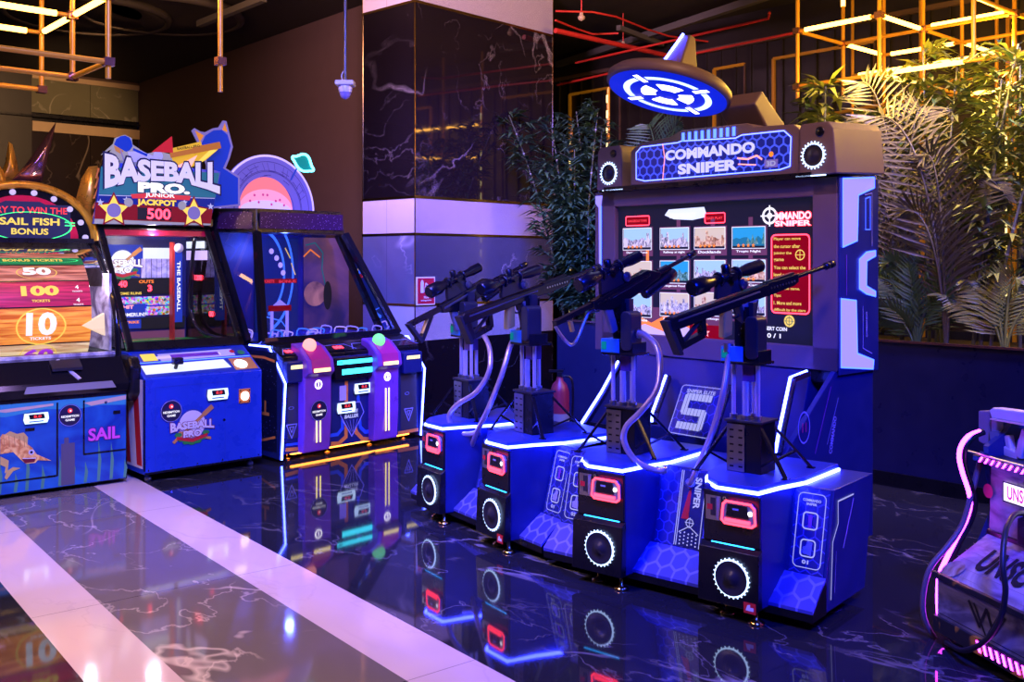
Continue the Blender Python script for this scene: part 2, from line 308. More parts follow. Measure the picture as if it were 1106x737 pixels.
class Art(MB):
    """flat printed or lit artwork lying on a face; coordinates are (u, v) on the face, or photo points via P()"""
    def __init__(s, plane, T=None): super().__init__(T); s.p = plane; s.k = 0
    def P(s, *pp): return [s.p.uv(*q) for q in pp]
    def off(s, lay): 
        s.k += 1; return .0016*lay+.00004*s.k+.001
    def poly(s, pts, mt, lay=1):
        o = s.off(lay); return s.add([s.p.pt(u, v, o) for u, v in pts], [tuple(range(len(pts)))], mt)
    def rect(s, u0, v0, u1, v1, mt, lay=1): return s.poly([(u0,v0),(u1,v0),(u1,v1),(u0,v1)], mt, lay)
    def rr(s, u0, v0, u1, v1, r, mt, lay=1):
        pts = []
        for cx, cy, a in ((u1-r, v0+r, -90), (u1-r, v1-r, 0), (u0+r, v1-r, 90), (u0+r, v0+r, 180)):
            for i in range(5): t = R(a+i*22.5); pts.append((cx+r*math.cos(t), cy+r*math.sin(t)))
        return s.poly(pts, mt, lay)
    def disc(s, u, v, r, mt, lay=1, ry=None, n=28, a0=0, a1=360):
        ry = ry or r; return s.poly([(u+r*math.cos(R(a0+(a1-a0)*i/n)), v+ry*math.sin(R(a0+(a1-a0)*i/n))) for i in range(n + (0 if a1-a0 == 360 else 1))], mt, lay)
    def ring(s, u, v, r0, r1, mt, lay=1, ry=1., n=32, a0=0, a1=360):
        o = s.off(lay); A = [R(a0+(a1-a0)*i/n) for i in range(n+1)]
        vs = [s.p.pt(u+r*math.cos(a), v+r*math.sin(a)*ry, o) for r in (r0, r1) for a in A]
        return s.add(vs, [(i, n+1+i, n+2+i, i+1) for i in range(n)], mt)
    def line(s, pts, w, mt, lay=1, closed=False):
        pts = list(pts)+([pts[0]] if closed else [])
        for (a, b), (c, d) in zip(pts, pts[1:]):
            L = math.hypot(c-a, d-b) or 1e-6; x, y = (c-a)/L*w/2, (d-b)/L*w/2
            s.poly([(a-x*.5+y, b-y*.5-x), (c+x*.5+y, d+y*.5-x), (c+x*.5-y, d+y*.5+x), (a-x*.5-y, b-y*.5+x)], mt, lay)
        return s
    def text(s, t, u, v, w, h, mt, lay=2, bold=.03, rot=0, bend=0., shear=0., out=None):
        """text centred at (u, v), fitted to w x h (h None keeps its shape)"""
        vs, fs, asp = text_mesh(t, bold)
        if h is None: h = w/asp
        if w is None: w = h*asp
        if out: s.text(t, u, v, w*1.03, h*1.12, out, lay, bold+.045, rot, bend, shear); lay += .8
        o = s.off(lay); c, q = math.cos(R(rot)), math.sin(R(rot)); P = []
        for a, b in vs:
            x = (a-.5)*w; y = (b-.5)*h*(1-bend+bend*((a-.5)**2*4))+bend*h*.22*(1-4*(a-.5)**2); x += y*shear; P.append(s.p.pt(u+x*c-y*q, v+x*q+y*c, o))
        return s.add(P, fs, mt)
    def star(s, u, v, r, mt, lay=1, n=5, q=.42, rot=90):
        return s.poly([(u+(r if i % 2 == 0 else r*q)*math.cos(R(rot+i*180/n)), v+(r if i % 2 == 0 else r*q)*math.sin(R(rot+i*180/n))) for i in range(2*n)], mt, lay)
def thing(name, label, cat, fr, group=None, z=0):
    o = bpy.data.objects.new(name, None); C0.objects.link(o)
    o.location = (fr.o[0], fr.o[1], z); o.rotation_euler.z = R(fr.deg); o.empty_display_size = .2
    o['label'] = label; o['category'] = cat
    if group: o['group'] = group
    return o
def tag(o, label, cat, group=None):
    o['label'] = label; o['category'] = cat
    if group: o['group'] = group
    return o
def struct(o): o['kind'] = 'structure'; return o
def place(o, fr): o.location = (fr.o[0], fr.o[1], 0); o.rotation_euler.z = R(fr.deg); return o
rnd = random.Random(7)

# ================================================================ shooting game
shoot = thing('shooting_game', 'four player sniper shooting game with blue lit marquee, big screen and rifles on posts', 'arcade game', GC)
def textpx(a, t, lb, rt, mt, lay=2, bold=.03, **kw):
    (u0, v0), (u1, v1) = a.p.uv(*lb), a.p.uv(*rt)
    return a.text(t, (u0+u1)/2, (v0+v1)/2, abs(u1-u0), abs(v1-v0), mt, lay, bold, **kw)
def rectpx(a, lb, rt, mt, lay=1):
    (u0, v0), (u1, v1) = a.p.uv(*lb), a.p.uv(*rt); a.rect(min(u0,u1), v0, max(u0,u1), v1, mt, lay); return (min(u0,u1), v0, max(u0,u1), v1)
def rround(u0, v0, u1, v1, r, n=4):
    pts = []
    for cx, cy, a in ((u1-r, v0+r, -90), (u1-r, v1-r, 0), (u0+r, v1-r, 90), (u0+r, v0+r, 180)):
        for i in range(n+1): t = R(a+i*90/n); pts.append((cx+r*math.cos(t), cy+r*math.sin(t)))
    return pts

def base_module(fr, S):
    rz = R(fr.deg-GC.deg)
    m = MB(); x0, x1 = S-.11, S+1.36
    prof = [(0,.05),(0,.2),(.09,.575),(.55,.575),(.45,.05)]
    m.prism([(x0,y,z) for y, z in prof], (x1-x0,0,0), 'pod_shaded_blue')
    m.box(x0+.02, x1-.02, .02, .4, .03, .05, 'black')
    base = m.build('base_unit', shoot, .004, rz=rz)
    r = MB(); r.prism([(x0,y,z) for y, z in ((-.01,.205),(-.145,.095),(-.145,.08),(-.01,.19))], (x1-x0,0,0), 'hex_floor')
    r.prism([(x0,y,z) for y, z in ((0,.19),(-.143,.08),(-.143,.045),(0,.045))], (x1-x0,0,0), 'black')
    r.build('kick_ramp', base)
    lean = Plane(fr, (0,-.002,.2), (1,0,0), (0,.09,.375))
    # player panels beside the pods and the SNIPER panel between them
    for u0, u1, tx in ((S+1.185, S+1.345, '01'), (S-.1, S+.06, '02')):
        a = Art(lean); a.rect(u0, .005, u1, .378, 'hex_panel'); q = rround(u0+.016, .03, u1-.016, .355, .022)
        a.line(q, .0035, 'white_print', 2, True); cx = (u0+u1)/2
        a.text('COMMANDO', cx, .325, .085, .012, 'white_print', 3); a.text('SNIPER', cx, .308, .05, .011, 'white_print', 3)
        for v in (.235, .115):
            a.line(rround(cx-.033, v-.036, cx+.033, v+.036, .014), .006, 'white_print', 2, True)
        a.rect(cx-.008, .205, cx+.01, .262, 'purple_body', 3)
        a.poly([(cx-.02,.09),(cx+.018,.085),(cx+.02,.14),(cx-.002,.148),(cx-.008,.125),(cx-.022,.118)], 'print_line', 3)
        a.text(tx, cx-.005, .055, .03, .018, 'white_print', 3)
        a.build('player_panel', base)
    a = Art(lean); a.rect(S+.48, .005, S+.84, .378, 'hex_panel'); a.rect(S+.585, .01, S+.735, .37, 'navy', 2)
    for u in (S+.592, S+.728, S+.602): a.line([(u,.012),(u,.37)], .004, 'white_print', 3)
    a.text('SNIPER', S+.69, .27, .15, .036, 'white_print', 4, rot=-90); a.poly([(S+.615,.14),(S+.655,.14),(S+.655,.29),(S+.64,.27)], 'red', 3)
    a.ring(S+.665, .125, .017, .021, 'white_print', 4); a.line([(S+.64,.125),(S+.69,.125)], .003, 'white_print', 4); a.line([(S+.665,.1),(S+.665,.15)], .003, 'white_print', 4)
    a.line([(S+.612,.075),(S+.665,.108),(S+.718,.075)], .004, 'white_print', 4)
    for i in range(5):
        for j in range(4): a.disc(S+.622+i*.022, .02+j*.017+(i % 2)*.006, .0042, 'white_print', 4, n=8)
    a.build('sniper_panel', base)
    if S == 0:
        e = Art(Plane(fr, (x1+.001,0,0), (0,1,0), (0,0,1)))
        e.line([(.04,.1),(.06,.35),(.12,.42),(.12,.52),(.3,.52)], .007, 'white_print'); e.line([(.08,.12),(.1,.3)], .004, 'print_line'); e.line([(.18,.3),(.3,.5)], .01, 'print_line')
        e.build('end_panel_print', base)
        f = MB(); f.lathe([(.03,0),(.03,.008),(.012,.014),(.008,.05)], (S+1.25,.40,0), (0,0,1), 'brass', 14); f.build('levelling_foot', base)
    # pods
    for c, pivot in ((S+.30, S+.27), (S+1.01, S+.96)):
        p = MB(); plan = [(c-.14,-.2),(c+.14,-.2),(c+.165,.05),(c+.165,.4),(c-.19,.4),(c-.18,-.05)]
        p.prism([(x,y,.07) for x, y in plan], (0,0,.515), 'pod_shaded_blue')  # side blue darker than the deck, painting the shade on the sides
        pod = p.build('player_pod', shoot, .006, rz=rz)
        d = MB(); out = [(c-.2,-.06),(c-.15,-.15),(c-.06,-.225),(c+.13,-.215),(c+.155,-.05),(c+.2,.12),(c+.2,.5),(c-.24,.5),(c-.23,.1)]
        d.prism([(x,y,.588) for x, y in out], (0,0,.02), 'blue_deep'); d.build('deck_plate', pod, .003)  # deck blue brightened, painting the strong blue light on its top
        l = MB(); q = [(x+(.004 if x > c else -.004), y-.002, .581) for x, y in ((c-.225,.1),(c-.2,-.06),(c-.15,-.15),(c-.06,-.225),(c+.13,-.215),(c+.155,-.05),(c+.2,.12),(c+.2,.5))]
        l.tube(q, .0085, 'blue_led', 8); l.build('deck_light_strip', pod)
        f = MB(); f.box(c-.137, c+.137, -.212, -.19, .335, .562, 'black'); f.build('coin_door', pod, .003)
        pl = Plane(fr, (0,-.212,0)); a = Art(pl)
        a.rect(c-.125, .43, c-.05, .54, 'steel'); a.rect(c-.1, .45, c-.075, .53, 'dark_grey', 2); a.rect(c-.118, .475, c-.09, .5, 'red', 2); a.rect(c-.07, .435, c-.055, .535, 'grey', 2)
        a.disc(c-.03, .535, .008, 'chrome', 2); a.disc(c-.03, .535, .004, 'black', 3); a.build('coin_slot', pod)
        g = MB(); qd = [(c-.035,.445),(c-.028,.515),(c-.012,.53),(c+.105,.53),(c+.125,.51),(c+.128,.445),(c+.11,.432),(c-.02,.432)]
        g.prism([(x,-.212,z) for x, z in qd], (0,-.02,0), 'grey')
        rd = g.build('card_reader', pod, .004)
        a = Art(Plane(fr, (0,-.232,0))); a.line(qd, .011, 'red_led', 1, True); a.poly([(c-.012,.465),(c-.005,.52),(c+.09,.52),(c+.098,.465)], 'black', 2)
        a.rect(c+.02, .496, c+.05, .504, 'print_line', 3); a.rect(c-.02, .44, c+.105, .456, 'red_led', 2); a.disc(c+.105, .49, .011, 'white_led', 3); a.build('reader_light', rd)
        s = MB(); s.loft([(c-.15,-.2,.07),(c+.145,-.2,.07),(c+.145,-.2,.335),(c-.15,-.2,.335)], [(c-.15,-.245,.07),(c+.145,-.245,.07),(c+.145,-.235,.31),(c-.15,-.235,.31)], 'black')
        spk = s.build('speaker_box', pod, .004); l = MB(); l.box(c-.1,c+.11,-.209,-.2,.327,.332,'teal_added_glow'); l.build('box_added_glow', spk)  # strip added for the cyan glow on top of the speaker box
        cx, cz, yy = c+.02, .195, -.243
        t = MB(); t.torus((cx,yy-.004,cz), (0,1,0), .079, .0045, 'ice_led', 36, 6)
        for i in range(26):
            an = 2*math.pi*i/26; dx, dz = math.cos(an), math.sin(an)
            t.tube([(cx+dx*.083, yy-.006, cz+dz*.083), (cx+dx*.089, yy-.003, cz+dz*.089)], .0028, 'ice_led', 5)
        t.build('speaker_light_ring', spk)
        t = MB(); t.lathe([(.0,.022),(.02,.02),(.03,.008),(.055,.002),(.072,.012),(.077,.012),(.077,0)], (cx,yy+.002,cz), (0,-1,0), 'dark_grey', 26); t.build('speaker_cone', spk)
        a = Art(Plane(fr, (0,-.246,0))); a.rect(c+.08, .06, c+.138, .108, 'red'); a.poly([(c+.09,.072),(c+.128,.072),(c+.128,.088),(c+.112,.088),(c+.112,.1),(c+.098,.096)], 'white_paint', 2); a.build('warning_sticker', spk) if c > S+.5 else None
        for fx, fy in ((c+.11,-.19), (c-.05,-.15)):
            f = MB(); f.lathe([(.036,0),(.038,.008),(.022,.016),(.01,.022),(.01,.072)], (fx,fy,0), (0,0,1), 'brass', 14); f.build('levelling_foot', pod)
        # gun post
        x = pivot; b = MB(); b.box(x-.095, x+.08, .02, .17, .608, .84, 'black'); b.box(x-.105, x+.09, .01, .18, .84, .852, 'dark_grey')
        post = b.build('gun_post', shoot, .003, rz=rz)
        b = MB(); b.box(x-.09, x+.0, .012, .018, .612, .83, 'steel')
        for i in range(6):
            for j in (0, 1): b.box(x-.075+j*.045, x-.055+j*.045, .0105, .0125, .63+i*.034, .638+i*.034, 'black')
        b.build('perforated_plate', post)
        for dx, dy, ex, ey in ((-.09,.03,-.2,-.08), (.075,.03,.21,.0), (-.08,.16,-.17,.3), (.07,.16,.19,.32)):
            b = MB(); b.rail([(x+dx,dy,.82),(x+ex,ey,.612)], .018, .012, 'gun_black'); b.rail([(x+dx*.9,dy,.64),(x+(ex*.6+dx*.4),(ey*.6+dy*.4),.695)], .012, .01, 'gun_black')
            b.box(x+ex-.018, x+ex+.018, ey-.012, ey+.012, .608, .614, 'gun_black'); b.build('brace', post)
        for dx, dy, r_, z1 in ((-.08,.06,.0095,1.12), (.045,.06,.0095,1.12), (-.01,.13,.0095,1.12), (-.012,.05,.014,1.03)):
            b = MB(); b.tube([(x+dx,dy,.85),(x+dx,dy,z1)], r_*1.15, 'rod_steel', 12); b.tube([(x+dx,dy,.85),(x+dx,dy,.872)], r_+.009, 'steel', 12); b.build('guide_rod', post)
        b = MB(); b.box(x-.03, x+.03, .05, .12, 1.03, 1.12, 'purple_dark'); b.box(x-.115, x+.08, .0, .16, 1.112, 1.125, 'gun_black')
        b.box(x+.0, x+.08, -.0, .13, 1.125, 1.18, 'gun_black'); b.build('post_head', post, .003)
        b = MB(); b.box(x-.115, x-.002, .0, .12, 1.125, 1.195, 'blue_block'); b.box(x-.11, x-.08, -.004, .0, 1.14, 1.18, 'teal_fill'); b.build('motor_block', post, .004)
        b = MB(); b.prism([(x+.012+u, -.01, v) for u, v in rround(0, 1.14, .065, 1.34, .026)], (0,.1,0), 'dark_grey'); b.build('side_cover', post, .006)
        b = MB(); b.box(x-.06, x-.0, .03, .13, 1.19, 1.38, 'gun_black'); b.box(x-.07, x+.02, .06, .1, 1.3, 1.4, 'dark_grey')
        for i in range(3): b.ball((x-.035+i*.014, .026, 1.25+i*.03), .004, 'chrome', 8)
        b.build('tilt_bracket', post, .003)
base_module(MODA, -1.48); base_module(MODB, 0)

def pose(x, y, z, yaw, pitch):
    return Matrix.Translation((x, y, z)) @ Matrix.Rotation(R(yaw), 4, 'Z') @ Matrix.Rotation(-R(pitch), 4, 'Y')
def scope(par, T, a0, a1, b, big, light):
    s = MB(T); z = b
    s.lathe([(big*.8,0),(big,.01),(big,.09),(big*.72,.12),(big*.62,.15)], (a0,0,z), (1,0,.0), 'black', 20)
    s.lathe([(.024,0),(.024,(a1-a0)*.45),(.031,(a1-a0)*.55),(.031,(a1-a0)-.14)], (a0+.14,0,z), (1,0,0), 'gun_black', 20)
    sc_ = s.build('scope', par)
    s = MB(T); m = (a0+a1)/2
    s.lathe([(.02,0),(.02,.035),(.014,.04)], (m,0,z+.02), (0,0,1), 'black', 14); s.lathe([(.018,0),(.018,.03)], (m,-.02,z), (0,-1,0), 'black', 14)
    s.build('scope_turret', sc_)
    s = MB(T)
    for q in (m-.06, m+.07): s.torus((q,0,z), (1,0,0), .029, .007, 'black', 20, 6)
    s.prism([(m-.1,-.012,.02),(m+.1,-.012,.02),(m+.08,-.012,z-.02),(m-.08,-.012,z-.02)], (0,.024,0), 'dark_grey')
    s.lathe([(.026,0),(.026,.01),(.012,.014),(.012,.016)], (m+.09,-.018,.052), (0,-1,0), 'mid_grey', 18)
    s.build('scope_mount', par, .002)
    s = MB(T); s.lathe([(.026,0),(.026,.003)], (a1-.0005,0,z), (1,0,0), 'black_gloss', 18) ; s.lathe([(big*.7,0),(big*.7,.002)], (a0-.001,0,z), (1,0,0), 'black_gloss', 18); s.build('scope_lens', sc_)
def rifle_long(fr, x, T):
    s = MB(T); s.prism([(-.55,-.024,.0),(-.53,-.024,.012),(.17,-.024,.014),(.17,-.024,-.045),(-.54,-.024,-.05)], (0,.048,0), 'gun_black')
    s.prism([(-.5,-.027,-.004),(.1,-.027,-.004),(.1,-.027,-.016),(-.5,-.027,-.016)], (0,.054,0), 'mid_grey')
    g = s.build('rifle', shoot, .006, rz=R(fr.deg-GC.deg))
    s = MB(T); A = [(-.55,.0),(-.5,.0),(-.47,-.11),(-.345,-.115),(-.33,-.09),(-.34,-.06),(-.31,-.05),(-.3,-.075),(-.305,-.13),(-.33,-.14),(-.46,-.165),(-.49,-.15)]
    s.prism([(a,-.02,b) for a, b in A[:3]+[(-.47,-.135),(-.49,-.15)]], (0,.04,0), 'black')
    s.rail([(-.475,0,-.13),(-.325,0,-.115)], .035, .03, 'black'); s.rail([(-.325,0,-.12),(-.32,0,-.04)], .035, .03, 'black'); s.rail([(-.46,0,-.115),(-.33,0,-.05)], .02, .014, 'dark_grey')
    s.prism([(-.57,-.022,.005),(-.545,-.022,.005),(-.485,-.022,-.165),(-.51,-.022,-.165)], (0,.044,0), 'dark_grey'); s.build('shoulder_stock', g, .003)
    s = MB(T); s.prism([(-.17,-.018,-.045),(-.11,-.018,-.045),(-.12,-.018,-.1),(-.135,-.018,-.165),(-.2,-.018,-.165),(-.185,-.018,-.1)], (0,.036,0), 'yellow_grip'); s.build('pistol_grip', g, .008)
    s = MB(T); s.tube([(-.11,0,-.05),(-.1,0,-.09),(-.06,0,-.095),(-.05,0,-.05)], .005, 'black', 6, 3); s.tube([(-.085,0,-.045),(-.08,0,-.08)], .005, 'black', 6); s.build('trigger', g)
    s = MB(T); s.prism([(-.06,-.02,-.045),(.09,-.02,-.045),(.06,-.02,-.11),(.035,-.02,-.2),(-.05,-.02,-.19)], (0,.04,0), 'dark_grey'); s.build('magazine', g, .005)
    s = MB(T); s.prism([(-.05,-.026,-.04),(.08,-.026,-.04),(-.03,-.026,-.1)], (0,.052,0), 'grey'); s.build('receiver_plate', g)
    s = MB(T); s.prism([(.16,-.022,.017),(.42,-.022,.012),(.42,-.022,-.03),(.38,-.022,-.042),(.16,-.022,-.048)], (0,.044,0), 'gun_black'); hg = s.build('handguard', g, .004)
    s = MB(T)
    for i in range(9):
        for sd in (-.0225, .0225): s.lathe([(.006,0),(.006,.001)], (.19+i*.024, sd, -.012-(i*.001)), (0, -1 if sd < 0 else 1, 0), 'steel', 8)
    s.box(.17,.40,-.012,.012,.014,.022,'black'); s.build('vent_holes', hg)
    s = MB(T); s.tube([(.4,0,-.008),(.70,0,-.008)], .0115, 'gun_black', 12); b = s.build('barrel', g)
    s = MB(T); s.lathe([(.012,0),(.02,.005),(.02,.03),(.013,.035),(.02,.04),(.021,.075),(.013,.08)], (.68,0,-.008), (1,0,0), 'black', 14); s.build('muzzle_brake', b)
    scope(g, T, -.36, .15, .105, .04, 0)
    return g
def rifle_short(fr, x, T, wire):
    s = MB(T); s.prism([(-.24,-.024,.012),(.19,-.024,.035),(.29,-.024,-.012),(.27,-.024,-.038),(.06,-.024,-.066),(-.11,-.024,-.076),(-.24,-.024,-.035)], (0,.048,0), 'gun_black')
    s.prism([(-.22,-.028,-.005),(.2,-.028,.015),(.2,-.028,-.005),(-.22,-.028,-.025)], (0,.056,0), 'black' if wire else 'mid_grey')
    g = s.build('rifle', shoot, .007, rz=R(fr.deg-GC.deg))
    s = MB(T)
    if wire:
        s.rail([(-.5,0,-.005),(-.23,0,-.005)], .03, .026, 'black'); s.tube([(-.5,0,-.02),(-.47,0,-.09),(-.435,0,-.14),(-.4,0,-.14),(-.36,0,-.115),(-.3,0,-.06),(-.26,0,-.035),(-.2,0,-.05)], .009, 'steel', 8, 4)
        s.rail([(-.4,0,-.03),(-.4,0,-.085)], .02, .018, 'yellow_grip', (1,0,0))
    else:
        s.rail([(-.5,0,-.01),(-.23,0,-.01)], .035, .03, 'black'); s.prism([(-.52,-.018,.0),(-.495,-.018,.0),(-.43,-.018,-.14),(-.455,-.018,-.15)], (0,.036,0), 'dark_grey')
        s.rail([(-.44,0,-.135),(-.32,0,-.02)], .032, .03, 'black'); s.rail([(-.42,0,-.1),(-.35,0,-.03)], .028, .01, 'yellow_grip')
    s.build('shoulder_stock', g, .002)
    s = MB(T); s.lathe([(.024,0),(.03,.01),(.03,.17),(.033,.18),(.033,.25),(.025,.26)], (.145,0,-.088), (1,0,.13), 'gun_black', 16); s.build('foregrip', g)
    s = MB(T); s.prism([(-.16,-.016,-.06),(-.11,-.016,-.06),(-.105,-.016,-.19),(-.15,-.016,-.195)], (0,.032,0), 'grey'); s.build('pistol_grip', g, .008)
    s = MB(T); s.tube([(-.1,0,-.07),(-.09,0,-.11),(-.04,0,-.11),(-.03,0,-.07)], .005, 'black', 6, 3); s.build('trigger', g)
    s = MB(T); s.tube([(.28,0,-.015),(.6,0,-.01)], .0115, 'gun_black', 12); s.tube([(.28,0,-.015),(.36,0,-.014)], .02, 'gun_black', 12); b = s.build('barrel', g)
    s = MB(T); s.lathe([(.012,0),(.018,.005),(.018,.06),(.013,.065)], (.54,0,-.01), (1,0,.01), 'black', 12); s.build('muzzle', b)
    scope(g, T, -.29, .17, .118, .042, 0)
    return g
G4 = rifle_long(MODB, .96, pose(.93,.06,1.44, 79.7, 11.3))
G3 = rifle_short(MODB, .27, pose(.24,.07,1.455, 80.0, 18.7), True)
G2 = rifle_long(MODA, -.52, pose(-.55,.04,1.41, 105.7, 11.9))
G1 = rifle_short(MODA, -1.21, pose(-1.24,.06,1.385, 103.0, 19.2), False)
HOSES = [(MODB, [(787,372,.02),(786,395,.0),(780,430,-.05),(770,465,-.05),(757,497,-.0),(748,518,.02),(745,523,.05)]),
         (MODB, [(688,360,.06),(697,362,.02),(709,374,-.02),(713,395,-.05),(709,422,-.1),(692,445,-.14),(676,462,-.15),(675,480,-.14),(688,499,-.1),(708,508,-.04),(717,508,.02)]),
         (MODA, [(562,357,.04),(552,372,.02),(542,405,-.05),(528,440,-.08),(516,465,-.05),(508,486,.0),(506,492,.04)]),
         (MODA, [(514,362,.06),(522,362,.02),(529,378,-.02),(528,402,-.06),(514,424,-.1),(494,437,-.14),(485,450,-.15),(490,463,-.12),(504,469,-.06),(518,466,.02)])]
for fr, pts in HOSES:
    m = MB(); q = [YP(fr, y).at(px, py) for px, py, y in pts]
    m.tube(q, .0155, 'rope_hose', 10, 6); m.tube([q[0], q[0]+(q[1]-q[0])*.4], .024, 'steel', 12); m.tube([q[-1]+(q[-2]-q[-1])*.3, q[-1]], .024, 'steel', 12)
    m.build('metal_hose', shoot, rz=R(fr.deg-GC.deg))

# ---- screen cabinet
y0 = 1.1; m = MB()
for b in ((-.84,-.735,y0,1.5,1.0,2.05), (.72,.87,y0,1.5,1.0,2.05), (-.84,.87,y0,1.5,1.95,2.05), (-.84,.87,y0,1.5,1.0,1.128), (-.84,.87,1.2,1.5,1.0,2.05)): m.box(*b, 'taupe')
cab = m.build('screen_cabinet', shoot, .006)
m = MB(); m.box(-.76,.75,1.14,1.19,1.1,1.97,'black'); scr = m.build('screen', shoot)
P = Plane(GC, (0,1.139,0)); a = Art(P); q = lambda x, y: (640+x/3.511, 190+y/3.511)
a.rect(-.735,1.128,.72,1.95,'screen_black')
a.poly(a.P(q(290,128),q(425,118),q(432,140),q(425,158),q(380,168),q(310,165),q(275,150)), 'screen_white', 2)
a.text('MAP SELECT', -.2, 1.875, .2, .03, 'white_text', 4)
for lb, rt, t in (((130,190),(218,152),'DANGEROUS TOWN'), ((430,180),(505,140),'EASY PLAY')):
    r_ = rectpx(a, q(*lb), q(*rt), 'screen_red', 3); a.line(rround(*r_, .01), .006, 'red_led', 4, True); a.text(t, (r_[0]+r_[2])/2, (r_[1]+r_[3])/2, (r_[2]-r_[0])*.8, .016, 'red_text', 5)
a.rect(-.735,1.128,.1,1.3,'screen_purple',2)
a.poly([(-.735,1.128),(-.6,1.26),(-.45,1.2),(-.3,1.27),(-.15,1.2),(-.05,1.25),(.08,1.128)], 'ember', 3)
a.poly([(-.7,1.128),(-.5,1.19),(-.35,1.15),(-.2,1.2),(0,1.128)], 'planet_white', 4)
r_ = rectpx(a, q(372,618), q(500,570), 'screen_red', 5); a.star((r_[0]+r_[2])/2, (r_[1]+r_[3])/2, .03, 'pink_light', 6)
for x in (-.48, ): a.rect(x-.012, 1.25, x+.012, 1.8, 'ember', 3)
for x in (-.23, .03, .3): a.rect(x-.015, 1.3, x+.015, 1.85, 'screen_purple', 3)
# logo and rules
lu, lv_ = P.uv(*q(675,152)); a.ring(lu, lv_, .036, .05, 'white_text', 4); a.ring(lu, lv_, .01, .018, 'white_text', 4); a.line([(lu-.058,lv_),(lu+.058,lv_)], .009, 'white_text', 4); a.line([(lu,lv_-.058),(lu,lv_+.058)], .009, 'white_text', 4)
textpx(a, 'MMANDO', q(700,168), q(833,134), 'white_text', 5, out='red_led'); textpx(a, 'SNIPER', q(697,192), q(833,167), 'white_text', 5, out='red_led')
r_ = rectpx(a, q(683,518), q(826,222), 'screen_red', 3); a.line(rround(*r_, .025), .008, 'red_led', 4, True)
L_ = ['Player can move', 'the cursor after', 'joining the', 'game', 'You can select the', 'level and hit the', 'trigger. Then', 'enter the game.', 'Tips:', '1. More and more', 'difficult by the stars']
wf = [.78,.76,.52,.3,.92,.82,.68,.76,.22,.8,.92]; gap = (r_[3]-r_[1])/len(L_)
for i, t in enumerate(L_):
    w_ = (r_[2]-r_[0])*wf[i]*.92; a.text(t, r_[0]+.015+w_/2, r_[3]-gap*(i+.6), w_, gap*.5, 'yellow_text', 5, bold=.02)
u, v = P.uv(*q(792,300)); a.ring(u, v, .024, .03, 'yellow_text', 6); a.line([(u-.03,v),(u+.03,v)], .004, 'yellow_text', 6); a.line([(u,v-.03),(u,v+.03)], .004, 'yellow_text', 6)
u, v = P.uv(*q(751,551)); a.disc(u, v, .034, 'yellow_text', 5); a.ring(u, v, .018, .022, 'green', 6); a.line([(u-.03,v),(u+.03,v)], .003, 'green', 6); a.line([(u,v-.03),(u,v+.03)], .003, 'green', 6)
a.text('INSERT COIN', .46, 1.21, .17, .022, 'white_text', 5); a.text('0 / 1', .46, 1.17, .09, .026, 'white_text', 5)
a.build('screen_picture', scr)
names = [['Dangerous Town','Railway at night','Docklands','Tropic Night'], ['NEW City Gate','Dangerous Flood','Sunny Beach','Snow Camp'], ['River Side','From The City','Rooftops','Harbour Bay']]
kinds = [['t','t','s','n'], ['s','g','t','p'], ['t','c','s','t']]
cols = ((122,228), (262,370), (392,508), (535,660))
for rI, (yt, yb) in enumerate(((198,282), (325,408), (447,530))):
    for cI, (xa, xb) in enumerate(cols):
        dy = -cI*2+ (0 if rI < 2 else 2)
        (u0, v0), (u1, v1) = P.uv(*q(xa, yb+dy)), P.uv(*q(xb, yt+dy)); t = Art(P); kd = kinds[rI][cI]; w_ = u1-u0; h_ = v1-v0
        t.rect(u0-.008, v0-.04, u1+.008, v1+.008, 'screen_purple', 4); t.rect(u0, v0, u1, v1, {'t':'sky_pale','s':'sky_warm','n':'sky_cyan','g':'sky_cyan','p':'sky_pale','c':'sky_warm'}[kd], 5)
        rr_ = random.Random(rI*7+cI)
        gm = {'t':'thumb_town','s':'thumb_sand','n':'sea_dark','g':'thumb_tree','p':'thumb_sand','c':'thumb_town'}[kd]
        n = 9; top = [(u0+w_*i/n, v0+h_*(.35+.28*rr_.random())) for i in range(n+1)]
        t.poly([(u0,v0),(u1,v0)]+top[::-1], gm, 6)
        for i in range(5 if kd != 'c' else 9):
            bx = u0+w_*(.05+.9*rr_.random()); bw = w_*(.03+.05*rr_.random()); bh = h_*(.45+.4*rr_.random())
            if kd in 'tsc': t.rect(max(u0,bx-bw/2), v0+h_*.2, min(u1,bx+bw/2), v0+bh, 'thumb_town' if kd != 's' else 'thumb_sand', 7)
            else: t.poly([(max(u0,bx-bw), v0+h_*.2), (min(u1,bx+bw), v0+h_*.2), (min(u1,max(u0,bx)), v0+bh)], 'thumb_tree', 7)
        t.rect(u0, v0, u1, v0+h_*.12, 'screen_black', 8)
        for i in range(4): t.star(u0+w_*(.2+.15*i), v0+h_*.14, .013, 'orange_text', 9)
        t.line([(u0,v0),(u1,v0),(u1,v1),(u0,v1)], .004, 'white_text', 9, True)
        t.text(names[rI][cI], (u0+u1)/2, v0-.018, w_*.75, .017, 'white_text', 9)
        t.build('stage_picture', scr)
